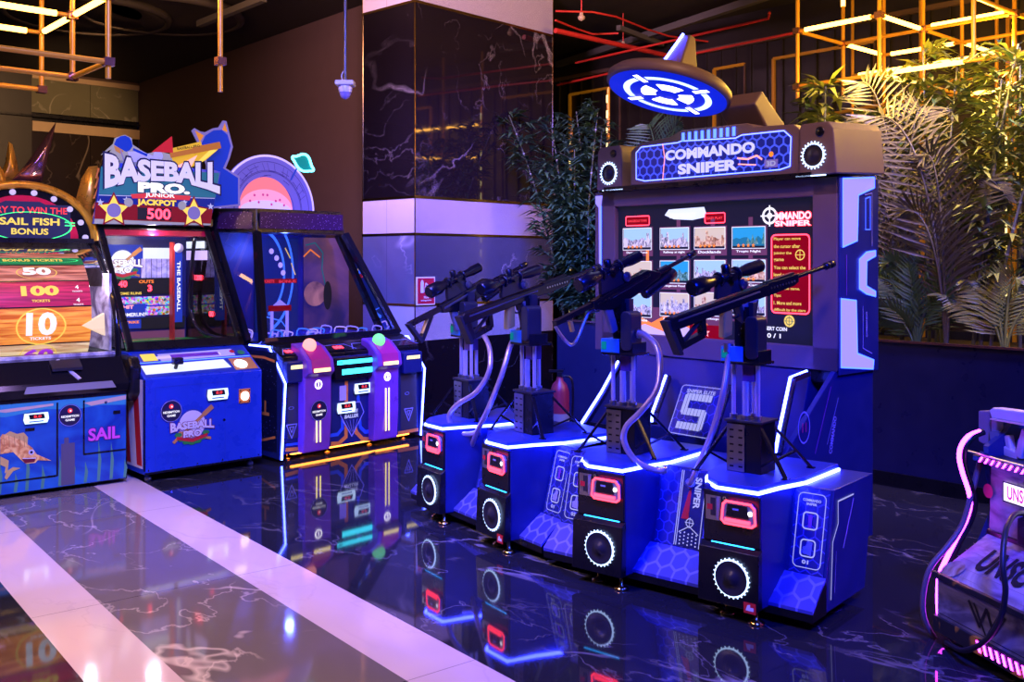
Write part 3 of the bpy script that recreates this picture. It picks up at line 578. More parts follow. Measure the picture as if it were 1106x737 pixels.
# marquee
P = Plane(GC, (0,1.04,0)); q = lambda x, y: (640+x/4.608, 120+y/4.608); a0 = Art(P)
out = a0.P(*[q(*p) for p in ((190,372),(190,200),(235,160),(380,130),(440,95),(720,65),(765,60),(800,78),(1000,66),(1040,97),(1035,312))])
m = MB(); m.prism([P.pt(u, v) for u, v in out], (0,.22,0), 'taupe'); mq = m.build('marquee', shoot, .006)
a = Art(P); br = a.P(*[q(*p) for p in ((220,208),(245,180),(425,158),(445,150),(715,135),(745,120),(955,98),(990,130),(985,275),(935,292),(262,348),(220,338))])
a.poly(br, 'hex_marquee', 1); a.line(br, .008, 'blue_led_soft', 2, True); a.line(br, .003, 'white_text', 3, True)
a.build('marquee_panel', mq)
a = Art(P); textpx(a, 'COMMANDO', q(365,250), q(812,150), 'marquee_text', 3, .05, out='screen_blue'); textpx(a, 'SNIPER', q(428,318), q(725,238), 'marquee_text', 3, .05, out='screen_blue')
a.line(a.P(q(352,165),q(362,230),q(352,345)), .006, 'pink_light', 3); a.line(a.P(q(725,235),q(775,240),q(820,222),q(845,240)), .01, 'pink_light', 3); a.line(a.P(q(728,265),q(815,268)), .007, 'pink_light', 3)
u, v = P.uv(*q(892,215)); a.disc(u, v, .015, 'orange_text', 3); r_ = rectpx(a, q(858,285), q(926,238), 'print_line', 3); a.text('3D', (r_[0]+r_[2])/2, (r_[1]+r_[3])/2, .06, .03, 'white_print', 4)
a.build('marquee_logo', mq)
for i in range(9):
    u, v = P.uv(*q(453+i*31.5, 130-i*3.6)); m = MB(); m.box(u-.008, u+.008, 1.032, 1.042, v-.026, v+.026, 'blue_led_soft'); m.build('light_bar', mq)
m = MB(); m.rail([P.pt(*P.uv(*q(60,392)), -.02), P.pt(*P.uv(*q(1090,318)), -.02)], .06, .03, 'black'); m.build('marquee_shelf', mq)
for (x0, x1, sx, ex) in ((-.84,-.62,-.73,-1), (.66,.9,.765,1)):
    m = MB(); xo = -.9 if ex < 0 else .93
    fp = [(x0,2.06),(x1,2.06),(x1 if ex < 0 else x1-.02,2.3),(x1-.02 if ex < 0 else x1-.05,2.34),(x0+.03,2.34),(x0+(.01),2.3)]
    m.loft([(x,1.04,z) for x, z in fp], [((x if (x < 0.7 and ex > 0) or (x > -.7 and ex < 0) else x+ex*.03),1.5,z+.02) for x, z in fp], 'taupe'); sp = m.build('top_speaker', shoot, .006)
    zc = 2.165; m = MB(); m.torus((sx,1.036,zc), (0,1,0), .062, .0045, 'ice_led', 32, 6)
    for i in range(22):
        an = 2*math.pi*i/22; dx, dz = math.cos(an), math.sin(an); m.tube([(sx+dx*.066,1.035,zc+dz*.066),(sx+dx*.076,1.036,zc+dz*.076)], .0035, 'ice_led', 5)
    m.build('speaker_light_ring', sp)
    m = MB(); m.lathe([(0,.018),(.015,.016),(.03,.004),(.055,.0),(.06,.008),(.06,0)], (sx,1.04,zc), (0,-1,0), 'dark_grey', 24); m.build('speaker_cone', sp)
    m = MB(); m.lathe([(.026,0),(.026,.004),(.016,.002),(.01,.006),(0,.006)], (sx+.04,1.038,2.29), (0,-1,0), 'black', 18); m.build('tweeter', sp)
# under-shelf glow strips
m = MB(); m.box(-.78,-.6,1.03,1.04,2.052,2.058,'ice_led'); m.box(.66,.84,1.03,1.04,2.052,2.058,'ice_led'); m.box(-.7,.7,1.105,1.12,1.951,1.957,'blue_led_soft'); m.build('bezel_light_strip', cab)
# side wings
P = Plane(GC, (.878,0,0), (0,1,0), (0,0,1)); m = MB(); m.box(.87,.876,1.11,1.53,.98,2.055,'navy'); wing = m.build('side_panel', shoot, .002)
q = lambda x, y: (880+x/2.54, 130+y/2.54); a = Art(P)
for sh in (((75,160),(162,157),(162,185),(118,205),(115,330),(75,348)), ((120,382),(140,362),(165,358),(165,372),(141,386),(140,455),(165,470),(165,483),(140,476),(120,462)), ((70,490),(112,495),(115,640),(160,658),(158,682),(70,678))):
    p_ = a.P(*[q(*c) for c in sh]); a.poly(p_, 'lav_panel', 1); a.line(p_, .008, 'blue_led_soft', 2, True)
a.line(a.P(q(135,205),q(155,200),q(155,345)), .005, 'print_line', 2); a.line(a.P(q(85,370),q(85,480)), .006, 'purple_body', 2); a.line(a.P(q(130,510),q(130,625),q(155,640)), .005, 'print_line', 2)
a.line(a.P(q(137,300),q(137,215),q(150,210),q(150,300)), .003, 'blue_led_soft', 2, True); a.text('COMMANDO', *P.uv(*q(140,560)), .14, .018, 'print_line', 2, rot=90)
a.build('side_light_panel', wing)
m = MB(); m.box(-.93,-.84,1.12,1.3,1.0,2.05,'taupe'); lw = m.build('left_wing', shoot, .004)
a = Art(Plane(GC, (0,1.12,0))); a.poly([(-.925,2.03),(-.86,2.03),(-.875,1.95),(-.875,1.5),(-.9,1.95)][0:2]+[(-.872,1.96),(-.872,1.5),(-.85,1.42),(-.85,1.34),(-.868,1.34),(-.89,1.44),(-.895,1.95),(-.925,1.98)], 'lav_panel', 1)
a.line([(-.872,1.96),(-.872,1.5),(-.85,1.42),(-.85,1.34)], .009, 'blue_led_soft', 2); a.build('wing_light', lw)
# pedestal
m = MB(); m.prism([(-.6,y,z) for y, z in ((1.0,.02),(.98,.58),(1.12,.998),(1.45,.998),(1.45,.02))], (1.3,0,0), 'navy'); m.box(-.8,.84,1.12,1.46,.93,1.0,'black'); ped = m.build('pedestal', shoot, .006)
m = MB(); m.prism([(.83,y,z) for y, z in ((.62,.05),(.56,.57),(1.1,1.0),(1.5,1.0),(1.5,.05))], (.03,0,0), 'navy'); sd = m.build('side_fairing', shoot, .004)
P = Plane(GC, (.861,0,0), (0,1,0), (0,0,1)); a = Art(P); u, v = P.uv(868,462); a.ring(u, v, .05, .056, 'print_line', 1, 1.5); a.text('11', u, v, .04, .05, 'magenta', 2)
a.line(a.P((897,418),(880,490)), .006, 'purple_body', 1); a.line(a.P((905,430),(893,480)), .004, 'print_line', 1); a.text('COMMANDO', *P.uv(899,470), .2, .03, 'print_line', 1, rot=75); a.build('fairing_print', sd)
for pts in ([(-.669,1.08,.93),(-.6,.85,.76),(-.53,.6,.6)], [(-.247,1.05,.877),(-.1,.75,.7),(-.08,.72,.65)], [(.2,1.05,.862),(.38,.66,.64)], [(.72,1.07,.985),(.66,1.0,.95),(.8,.68,.72),(.83,.6,.62)]):
    m = MB(); m.rail(pts, .04, .03, 'black'); st = m.build('support_strut', shoot)
    m = MB(); m.tube([Vector(p)+Vector((0,-.02,.012)) for p in pts], .008, 'blue_led', 8); m.build('strut_light', st)
pl = Plane(GC, (.175,.72,.60), (1,0,0), (0,.16,.30)); m = MB(); m.prism([pl.pt(u, v, .0) for u, v in rround(-.15,.0,.15,.31,.025)], pl.n*.015, 'hex_panel'); sp = m.build('logo_plate', shoot, .002)
a = Art(Plane(GC, pl.pt(0,0,.015), pl.U, pl.V)); a.line(rround(-.142,.008,.142,.302,.022), .004, 'white_print', 1, True); a.text('SNIPER ELITE', 0, .27, .2, .022, 'white_print', 2)
for p_ in ([(.08,.235),(-.08,.235),(-.08,.145),(.06,.145),(.06,.06),(-.09,.06)],): a.line(p_, .042, 'white_print', 2)
for i in range(9): a.line([(-.1+i*.024,.03),(-.1+i*.024,.255)], .003, 'navy', 3)
a.build('plate_logo', sp)
# crosshair disc
T = Matrix.Translation(Vector(YP(GC, .8).at(721.5, 99))) @ Matrix.Rotation(R(-16), 4, 'X') @ Matrix.Rotation(R(3), 4, 'Y') @ Matrix.Scale(.78, 4)
m = MB(T); m.lathe([(.40,-.02),(.455,-.02),(.47,0),(.47,.045),(.44,.075),(.2,.11),(.12,.13)], (0,0,0), (0,0,1), 'taupe', 48); dsc = m.build('crosshair_disc', shoot)
m = MB(T); m.lathe([(.0,-.024),(.445,-.024),(.445,-.02)], (0,0,0), (0,0,1), 'disc_blue', 48); m.build('disc_face', dsc)
class DP:  # the underside of the disc as a face
    def pt(s, u, v, off=0): return Vector((u, v, -.024-off))
a = Art(DP(), T)
for k in range(4):
    a.ring(0, 0, .285, .335, 'ice_panel', 1, a0=k*90+8, a1=k*90+82)
    an = R(k*90+0); c_, s_ = math.cos(an), math.sin(an); a.poly([(c_*x-s_*y, s_*x+c_*y) for x, y in ((.25,-.022),(.38,-.022),(.38,.022),(.25,.022))], 'white_led', 2)
    a.ring(0, 0, .09, .2, 'white_led', 1, a0=k*90+14, a1=k*90+76)
a.build('disc_crosshair', dsc)
m = MB(T); m.prism([(-.14,-.1,.08),(.14,-.1,.08),(.14,.16,.1),(-.14,.16,.1)], (0,0,.02), 'taupe'); m.loft([(-.13,-.1,.1),(.15,-.1,.1),(.15,.14,.1),(-.13,.14,.1)], [(-.01,.03,.47),(.06,.03,.47),(.06,.1,.47),(-.01,.1,.47)], 'taupe'); cn = m.build('disc_cone', dsc, .008)
m = MB(T); m.rail([(-.085,-.09,.12),(.0,.018,.47)], .035, .02, 'blue_led'); m.build('cone_light', dsc)
m = MB(); m.prism([(.1,1.08,2.5),(.1,1.16,2.58),(.1,1.48,2.34),(.1,1.24,2.34)], (.26,0,0), 'taupe'); m.build('disc_bracket', shoot, .01)

# ================================================================ prize wheel game (far left)
class Drum:
    def __init__(s, yc, zc, r): s.yc, s.zc, s.r = yc, zc, r
    def pt(s, u, v, off=0): a = v/s.r; return Vector((u, s.yc-(s.r+off)*math.cos(a), s.zc+(s.r+off)*math.sin(a)))
def band(a, u0, u1, a0, a1, r, mt, lay=1, n=6):
    for i in range(n): v0 = R(a0+(a1-a0)*i/n)*r; v1 = R(a0+(a1-a0)*(i+1)/n)*r; a.k = 0; a.rect(u0, v0, u1, v1, mt, lay)
wheel = thing('prize_wheel_game', 'blue sea themed ticket wheel game with arched bulb lit header and sail fish front', 'arcade game', GS)
m = MB(); m.box(-1.0,0,0,1.2,.03,.665,'black'); m.box(-1.0,0,.25,1.25,.66,.93,'black'); low = m.build('cabinet_body', wheel, .004)
P = Plane(GS, (0,0,0)); q = lambda x, y: (x/4.337, 380+y/4.337); a = Art(P)
a.rect(-.99,.035,-.01,.64,'sea_print')
a.poly([(-.99,.64),(-.01,.64),(-.01,.56),(-.2,.575),(-.35,.56),(-.55,.58),(-.8,.55),(-.99,.57)], 'teal_print', 2); a.poly([(-.3,.6),(-.01,.63),(-.01,.6),(-.25,.575)], 'cream_print', 3); a.poly([(-.9,.6),(-.5,.615),(-.5,.6),(-.8,.58)], 'cream_print', 3)
rnd = random.Random(3)
for i in range(11):
    x = -.95+i*.09+rnd.random()*.03; h = .12+rnd.random()*.2; a.poly([(x,.04),(x+.02,.04),(x+.03,.04+h*.5),(x+.01,.04+h),(x+.008,.04+h*.55)], 'sea_weed', 2)
a.rect(-.45,.04,-.36,.33,'rock_print',2); a.rect(-.43,.04,-.4,.37,'rock_print',2)
a.build('front_print', low)
a = Art(P); r_ = (-.985,.115,-.475,.615); a.line([(r_[0],r_[1]),(r_[2],r_[1]),(r_[2],r_[3])], .012, 'black', 3); a.line([(-.3,.615),(-.3,.24),(-.015,.24)], .012, 'black', 3); a.line([(-.99,.645),(-.005,.645)], .02, 'black', 3)
a.rect(-.68,.44,-.62,.462,'black',3); a.rect(-.97,.44,-.93,.462,'black',3); a.rect(-.1,.5,-.05,.525,'black',3); a.disc(-.15,.59,.01,'chrome',3); a.build('door_outline', low)
a = Art(P) # the fish
a.poly(a.P(*[q(*c) for c in ((0,400),(10,385),(60,400),(110,420),(150,450),(170,480),(240,510),(175,508),(165,520),(120,525),(95,505),(60,470),(0,480))]), 'flesh_fish', 4)
a.poly(a.P(*[q(*c) for c in ((0,430),(10,395),(45,372),(80,385),(110,378),(130,400),(128,440),(60,470),(0,480))]), 'fish_sail', 3)
a.poly(a.P(*[q(*c) for c in ((0,490),(40,510),(35,560),(20,570),(25,540),(0,530))]), 'fish_sail', 4); a.poly(a.P(*[q(*c) for c in ((30,560),(60,540),(95,545),(60,560),(30,600),(20,590))]), 'fish_sail', 4)
a.poly(a.P(*[q(*c) for c in ((100,500),(165,498),(160,516),(115,522))]), 'dark_red', 5); a.line(a.P(q(105,500),q(165,498)), .006, 'white_paint', 6)
for x in (15,40,65,90,110): a.line(a.P(q(x,395),q(x+4,445)), .004, 'wood_bat', 5)
u, v = P.uv(*q(145,470)); a.disc(u, v, .018, 'white_paint', 6); a.disc(u, v, .009, 'black', 7); a.build('fish_print', low)
a = Art(P)
textpx(a, 'SAIL', q(412,420), q(560,345), 'sail_pink', 4, .03, out='purple_dark'); a.build('sail_lettering', low)
def sticker(par, pl, px, r, bg='screen_purple'):
    a = Art(pl); u, v = pl.uv(*px); a.disc(u, v, r, 'sticker_dark', 3); a.ring(u, v, r*.92, r*.97, 'print_line', 4); a.disc(u, v+r*.42, r*.2, 'red_text', 4); a.disc(u+r*.04, v+r*.4, r*.08, 'white_text', 5)
    a.text('REDEMPTION', u, v-r*.08, r*1.5, r*.2, 'white_text', 4); a.text('GAME', u, v-r*.4, r*.8, r*.2, 'white_text', 4); return a.build('round_sticker', par)
def reader(par, pl, px0, px1, led='ice_panel'):
    (u0, v0), (u1, v1) = pl.uv(*px0), pl.uv(*px1); m = MB(); A = [(u0+.01,v0),(u1-.01,v0),(u1,v0+(v1-v0)*.4),(u1-.006,v1),(u0+.006,v1),(u0,v0+(v1-v0)*.4)]
    m.prism([pl.pt(u, v) for u, v in A], pl.n*.02, 'grey'); rd = m.build('card_reader', par, .003)
    a = Art(Plane(pl.fr, pl.pt(0,0,.021), pl.U, pl.V)); w_, h_ = u1-u0, v1-v0; a.poly(A, led, 1); a.poly([(u0+w_*.25,v0+h_*.42),(u0+w_*.2,v0+h_*.88),(u0+w_*.8,v0+h_*.88),(u0+w_*.85,v0+h_*.42)], 'black', 2)
    a.text('8.0', u0+w_*.55, v0+h_*.66, w_*.3, h_*.28, 'red_text', 3); a.rect(u0+w_*.22, v0+h_*.14, u0+w_*.78, v0+h_*.24, 'screen_blue', 3); a.build('reader_light', rd); return rd
sticker(low, P, q(327,298), .078); reader(low, P, q(105,340), q(225,280))
# console
m = MB(); m.prism([(-1.0,y,z) for y, z in ((-.03,.665),(-.05,.72),(-.03,.76),(.12,.9),(.3,.92),(.3,.66))], (1.0,0,0), 'black_gloss'); con = m.build('console', wheel, .006)
m = MB(); m.prism([(-.7,-.07,.70),(-.1,-.07,.70),(-.12,-.05,.745),(-.68,-.05,.745)], (0,.02,0), 'grey'); m.rail([(-.44,.12,.9),(-.33,-.02,.77)], .03, .012, 'white_paint'); m.prism([(-.5,.1,.88),(-.3,.1,.88),(-.3,.02,.83),(-.5,.02,.83)], (0,.0,.02), 'dark_grey'); m.build('coin_chute', con)
m = MB(); m.prism([(.0,y,z) for y, z in ((-.02,.6),(-.06,.64),(-.06,.84),(.0,.9),(.3,.9),(.3,.58),(.02,.58))], (.085,0,0), 'black'); m.build('side_bumper', wheel, .02)
# glass, drum, side frames
prof = [(.17,.9),(.18,1.0),(.21,1.15),(.28,1.3),(.42,1.47),(.6,1.62),(.8,1.73),(.84,1.76)]
m = MB(); vs = [(x,y,z) for x in (-.985,-.015) for y, z in prof]; n = len(prof); m.add(vs, [(i, i+1, n+i+1, n+i) for i in range(n-1)], 'glass', True); m.build('curved_glass', wheel)
for x in (-.99,-.005):
    m = MB(); m.tube([(x,y,z) for y, z in prof]+[(x,.8,1.85)], .022, 'black_gloss', 10, 3); m.build('glass_frame', wheel)
m = MB(); m.box(-.99,-.01,1.2,1.25,.93,1.75,'interior_haze'); m.box(-.03,-.012,.3,1.2,.93,1.5,'interior_haze'); m.prism([(-.03,y,z) for y, z in ((.3,.93),(.3,1.28),(.6,1.6),(.8,1.72),(1.2,1.75),(1.2,.93))], (.018,0,0), 'interior_haze'); m.box(-.99,-.01,.2,1.2,.9,.93,'interior_haze'); m.build('inner_lining', wheel)
D_ = Drum(.68, 1.2, .46); m = MB(); m.lathe([(0,0),(.45,0),(.45,.80),(0,.80)], (-.98,.68,1.2), (1,0,0), 'plank_tan', 48); dr = m.build('prize_drum', wheel)
a = Art(D_)
for a0, a1, mt in ((52,64,'green_neon_dim'), (33,51,'plank_tan'), (9,32,'plank_red'), (-24,8,'plank_orange'), (-55,-25,'plank_yellow')): band(a, -.98, -.18, a0, a1, .46, mt)
for v in (8.5, 32.5, -24.5, 51.5): band(a, -.98, -.18, v-.6, v+.6, .46, 'black', 2, 1)
A_ = lambda d: R(d)*.46; cx = -.52
a.k = 0; a.text('10', cx, A_(-6), .2, .16, 'white_text', 10, .04); a.text('TICKETS', cx, A_(-19), .14, .022, 'white_text', 4); a.ring(cx, A_(-8.5), .155, .166, 'yellow_text', 6, .78)
a.text('100', cx, A_(23), .25, .075, 'yellow_text', 6, .05); a.text('TICKETS', cx, A_(14), .12, .018, 'yellow_text', 4)
a.text('50', cx, A_(43), .19, .07, 'white_text', 6, .05); a.ring(cx, A_(42), .13, .136, 'yellow_text', 3, .42)
a.text('60', cx, A_(-35), .2, .1, 'sail_pink', 7, .05); a.ring(cx, A_(-37), .12, .126, 'yellow_text', 3, .8)
for u in (-.9,-.27):
    for d in (14, 26): a.text('4', u, A_(d), .025, .03, 'white_text', 4); a.text('TICKETS', u, A_(d-4), .07, .01, 'white_text', 4)
a.ring(cx, A_(58), .3, .31, 'green_neon', 4, .1); a.text('BONUS TICKETS', cx, A_(58), .4, .03, 'yellow_text', 5); a.build('drum_bands', dr)
m = MB(); pp = YP(GS, .2); m.prism([pp.at(*c) for c in ((89,352),(113,338),(114,363))], (0,.05,0), 'pointer_glow'); m.build('pointer', wheel, .006)
# arched header
yc = .8; cx = -.5; ell = lambda r, t, b=.40: (cx+.50*r*math.cos(R(t)), 1.75+b*r*math.sin(R(t)))
m = MB(); ar = [ell(1, t) for t in range(0, 181, 8)]; m.prism([(x, yc, z) for x, z in ar], (0,.35,0), 'black'); hd = m.build('arch_header', wheel)
a = Art(YP(GS, yc)); a.poly(ar, 'black_gloss', 1); a.poly([ell(.8, t, .42) for t in range(0, 181, 6)], 'crimson', 2); a.rect(-.9,1.752,-.16,2.02,'screen_navy',3)
a.poly([(cx-.2,2.0),(cx+.2,2.0),(cx+.12,2.04),(cx-.12,2.04)], 'screen_navy', 3)
a.text('TRY TO WIN THE', -.455, 1.975, .54, .05, 'red_text', 5, .02); a.text('SAIL FISH', -.45, 1.89, .42, .055, 'yellow_text', 5, .03); a.text('BONUS', -.45, 1.815, .26, .048, 'yellow_text', 5, .03)
a.ring(-.45, 1.855, .29, .302, 'green_neon', 5, .36); a.line([(-.2,1.89),(-.13,1.885)], .008, 'green_neon', 5); a.line([(-.2,1.865),(-.13,1.865)], .008, 'green_neon', 5)
a.build('header_screen', hd)
m = MB(); m.tube([(x,yc-.01,z) for x, z in [ell(1.04, t) for t in range(0, 181, 6)]], .03, 'gold_leaf', 10); m.build('arch_rim', hd)
for t in range(4, 180, 19):
    x, z = ell(.9, t); m = MB(); m.lathe([(.022,0),(.022,.012),(.012,.022),(0,.024)], (x,yc-.005,z), (0,-1,0), 'bulb_glow', 14); m.build('bulb', hd)
m = MB(); m.box(-1.0,0,.75,1.2,1.73,1.765,'black'); m.box(-.0,.03,.82,.9,1.6,1.9,'steel'); m.build('header_beam', wheel)
# sculpted crown
Q = YP(GS, .85)
def fin(pts, th, mt, name, y=0):
    c = [Q.at(*p) for p in pts]; n = len(c); mid = sum(c, Vector())/n; m = MB()
    A = [p+Vector((0,y,0)) for p in c]; F_ = [mid+(p-mid)*.35+Vector((0,y-th,0)) for p in c]; B_ = [mid+(p-mid)*.35+Vector((0,y+th,0)) for p in c]
    m.add(A+F_+B_, [(i,(i+1)%n,n+(i+1)%n,n+i) for i in range(n)]+[(i,2*n+i,2*n+(i+1)%n,(i+1)%n) for i in range(n)]+[tuple(range(n,2*n)), tuple(range(3*n-1,2*n-1,-1))], mt, True)
    return m.build(name, wheel, .004)
fin([(12,195),(26,180),(42,158),(61,131),(57,150),(52,170),(45,197),(28,199)], .09, 'bronze_gloss', 'crown_spike')
fin([(-4,200),(2,192),(9,175),(13,151),(17,154),(22,172),(26,196),(10,203)], .06, 'gold_leaf', 'crown_fin', .1)
fin([(-14,203),(-8,190),(-2,176),(4,185),(8,203)], .05, 'gold_leaf', 'crown_fin', .0)
fin([(84,214),(90,192),(98,179),(108,178),(109,195),(104,220),(99,246),(94,240)], .05, 'gold_leaf', 'side_wing', .05)
a = Art(YP(GS, .8)); 
for i in range(5): a.line(a.P((99+i*1.2,236-i*11),(106.5,222-i*10)), .014, 'orange', 1)
a.build('wing_stripes', wheel)

# ================================================================ baseball game
ball = thing('baseball_game', 'blue baseball arcade cabinet with slanted glass front and cartoon batter header', 'arcade game', GB)
m = MB(); m.prism([(0,y,z) for y, z in ((0,.06),(0,.745),(.3,.92),(1.3,.92),(1.3,.06))], (.93,0,0), 'blue_body'); bod = m.build('cabinet_body', ball, .006)
P = YP(GB, 0); q = lambda x, y: (130+x/3.877, 340+y/3.877)
a = Art(P); a.line([(.08,.68),(.62,.68),(.62,.1)], .003, 'blue_deep', 1); a.line([(.08,.68),(.08,.1)], .003, 'blue_deep', 1); a.rect(.0,.06,.93,.075,'black',1)
for x in (.03,.2,.4,.6,.75,.9): a.disc(x,.09,.006,'chrome',2,n=10)
a.line([(.0,.09),(.0,.74)], .012, 'black', 2); a.disc(*P.uv(*q(433,440)), .01, 'chrome', 2); a.build('front_seams', bod)
def logo(par, pl, c, w, name='baseball_logo', sub='print'):
    a = Art(pl); u, v = c; a.disc(u, v+w*.05, w*.3, 'white_paint' if sub == 'print' else 'screen_white', 2); a.ring(u, v+w*.05, w*.3, w*.33, 'blue_deep', 2)
    a.line([(u-w*.42,v-w*.3),(u+w*.42,v+w*.36)], w*.07, 'wood_bat', 3); a.line([(u+w*.28,v+w*.25),(u+w*.45,v+w*.38)], w*.11, 'wood_bat', 3); a.line([(u+w*.42,v-w*.3),(u-w*.3,v-w*.1)], w*.06, 'wood_bat', 3)
    for i in range(7): t = R(200+i*23); a.poly([(u+w*.34*math.cos(t)+w*.09*math.cos(b), v-w*.05+w*.3*math.sin(t)+w*.055*math.sin(b)) for b in [R(k*60) for k in range(6)]], 'green', 3)
    a.poly([(u-w*.35,v-w*.18),(u,v-w*.26),(u+w*.35,v-w*.18),(u+w*.35,v-w*.25),(u,v-w*.34),(u-w*.35,v-w*.25)], 'red', 4)
    wt = 'white_paint' if sub == 'print' else 'white_text'
    a.text('BASEBALL', u, v+w*.02, w, w*.22, wt, 5, .05, bend=.3, out='dark_red'); a.text('PRO', u, v-w*.15, w*.42, w*.15, wt, 5, .06, out='dark_red'); return a.build(name, par)
logo(bod, P, P.uv(*q(300,468)), .34)
sticker(bod, P, q(212,404), .082); reader(bod, P, q(358,360), q(447,305))
u, v = P.uv(*q(519,340)); m = MB(); m.box(u-.048,u+.048,-.008,0,v-.055,v+.055,'orange'); bp = m.build('button_plate', bod, .003)
a = Art(YP(GB,-.009)); a.ring(u, v, .022, .034, 'white_led', 1); a.disc(u, v, .022, 'ice_panel', 1); [a.disc(u+dx*.038, v+dz*.042, .006, 'black', 1) for dx in (-1,1) for dz in (-1,1)]; a.build('round_light', bp)
SL = Plane(GB, (0,0,.745), (1,0,0), (0,.3,.175)); a = Art(SL)
a.rect(.02,.02,.91,.33,'blue_deep',1); a.poly([(.03,.05),(.7,.06),(.68,.17),(.03,.16)], 'screen_white', 2); a.poly([(.2,.2),(.8,.21),(.8,.3),(.2,.29)], 'lav_panel', 2); a.line([(.1,.24),(.35,.25),(.68,.245)], .035, 'planet_white', 3); a.line([(.3,.25),(.66,.248)], .045, 'purple_body', 4)
a.line([(.02,.19),(.91,.19)], .01, 'blue_led_soft', 3); a.disc(.79,.26,.022,'red',4); a.disc(.86,.24,.03,'green',4); a.rect(.07,.21,.18,.3,'yellow_text',3); a.rect(.72,.02,.91,.17,'wood_bat',2); a.build('deck_print', bod)
m = MB(); m.tube([SL.pt(.27,.1,0),SL.pt(.27,.1,.06)], .014, 'dark_grey', 10); m.box(*sum([[SL.pt(.27,.1,.07)[i]-d, SL.pt(.27,.1,.07)[i]+d] for i, d in enumerate((.035,.03,.025))], []), 'black'); m.build('bat_joystick', ball, .006)
m = MB(); m.lathe([(.05,0),(.05,.012),(.035,.02),(0,.022)], SL.pt(.79,.09,0), SL.n, 'white_led', 22); m.build('swing_button', ball)
m = MB(); 
GP = Plane(GB, (0,.3,.92), (1,0,0), (0,.63,.97)); hh = math.hypot(.63,.97)
def frame(fr_name, par, x0, x1, mt):
    m = MB()
    for A in ([(x0,0),(x1,0),(x1,.07),(x0,.07)], [(x0,hh-.06),(x1,hh-.06),(x1,hh),(x0,hh)], [(x0,0),(x0+.045,0),(x0+.045,hh),(x0,hh)], [(x1-.045,0),(x1,0),(x1,hh),(x1-.045,hh)]):
        m.prism([GP.pt(u, v, 0) for u, v in A], GP.n*.025, mt)
    return m.build(fr_name, par, .003)
frame('door_frame', ball, 0, .93, 'black'); m = MB(); m.add([GP.pt(.04,.06,.004),GP.pt(.89,.06,.004),GP.pt(.89,hh-.05,.004),GP.pt(.04,hh-.05,.004)], [(0,1,2,3)], 'glass'); m.build('front_glass', ball)
m = MB(); m.lathe([(.012,0),(.012,.01)], GP.pt(.9,.1,.025), GP.n, 'chrome', 12); m.lathe([(.012,0),(.012,.01)], GP.pt(.87,hh-.03,.025), GP.n, 'chrome', 12); m.build('lock', ball)
# interior, its art given a glow to light the play box
m = MB(); m.box(.01,.92,1.28,1.3,.92,1.9,'navy'); m.box(.01,.92,.35,1.28,.925,.93,'green'); m.box(.03,.9,.9,1.28,1.8,1.88,'crimson'); m.build('play_box', ball)
m = MB(); m.prism([(.9,y,z) for y, z in ((.35,.93),(.95,1.86),(1.28,1.86),(1.28,.93))], (.012,0,0), 'tinted_glass'); m.prism([(.0,y,z) for y, z in ((.35,.93),(.95,1.86),(1.28,1.86),(1.28,.93))], (.008,0,0), 'tinted_glass'); m.build('side_window', ball)
P = YP(GB, 1.27); q = lambda x, y: (100+x/4.335, 230+y/4.335); a = Art(P)
rectpx(a, q(60,305), q(235,150), 'screen_blue', 1); rectpx(a, q(235,215), q(370,165), 'screen_white', 2); r_ = rectpx(a, q(225,305), q(370,215), 'interior_haze', 2)
for i in range(7): a.line([(r_[0]+(r_[2]-r_[0])*i/6, r_[1]),(r_[0]+(r_[2]-r_[0])*i/6, r_[3])], .004, 'crowd_dark', 3)
rectpx(a, q(60,385), q(405,305), 'crowd_dark', 2); textpx(a, '40', q(120,348), q(160,318), 'red_led', 4); textpx(a, 'OUTS', q(215,330), q(285,314), 'orange_text', 4); textpx(a, '3', q(256,368), q(276,338), 'red_led', 4); textpx(a, 'HOME RUNS', q(110,385), q(228,370), 'yellow_text', 4)
rectpx(a, q(110,485), q(405,388), 'crowd', 3); rectpx(a, q(230,440), q(400,428), 'screen_blue', 4)
rectpx(a, q(115,495), q(245,425), 'screen_blue', 4); textpx(a, 'HOMERUN!', q(120,488), q(243,466), 'white_text', 6); textpx(a, 'HIT', q(140,450), q(190,432), 'pink_light', 6)
rectpx(a, q(120,545), q(225,498), 'screen_blue', 4); textpx(a, 'STRIKE', q(140,520), q(215,505), 'orange_text', 6); rectpx(a, q(225,545), q(430,482), 'crowd_dark', 4); rectpx(a, q(120,640), q(430,545), 'screen_purple', 2)
a.build('stadium_backdrop', ball); logo(ball, YP(GB, 1.262), YP(GB, 1.262).uv(*q(140,240)), .33, 'inner_logo', 'lit')
P = Plane(GB, (0,0,.935), (1,0,0), (0,1,0)); a = Art(P)
a.disc(.45,1.0,.4,'field_green',1,ry=.3,a0=0,a1=180); a.disc(.45,.98,.28,'wood_bat',2,ry=.18,a0=0,a1=180); a.disc(.45,.95,.16,'field_green',3,ry=.12,a0=0,a1=180)
for i in range(6): a.poly([(.5+i*.065,.62+i*.03),(.55+i*.065,.62+i*.03),(.52+i*.065,.8),(.47+i*.065,.8)], 'field_light', 4)
a.build('playing_field', ball)
m = MB(); P = YP(GB, 1.0); u0, _ = P.uv(*q(385,400)); m.box(u0-.0,u0+.065,1.0,1.06,1.08,1.7,'screen_blue'); m.box(u0-.02,u0,1.0,1.06,.93,1.75,'red_plastic'); m.ball((u0+.033,1.0,1.7),.04,'white_paint'); ps = m.build('pitcher_post', ball)
a = Art(P); a.text('THE BASEBALL', u0+.033, 1.38, .42, .03, 'white_text', 1, rot=-90); a.build('post_lettering', ps)
P = Plane(GB, (.895,0,0), (0,-1,0), (0,0,1)); 
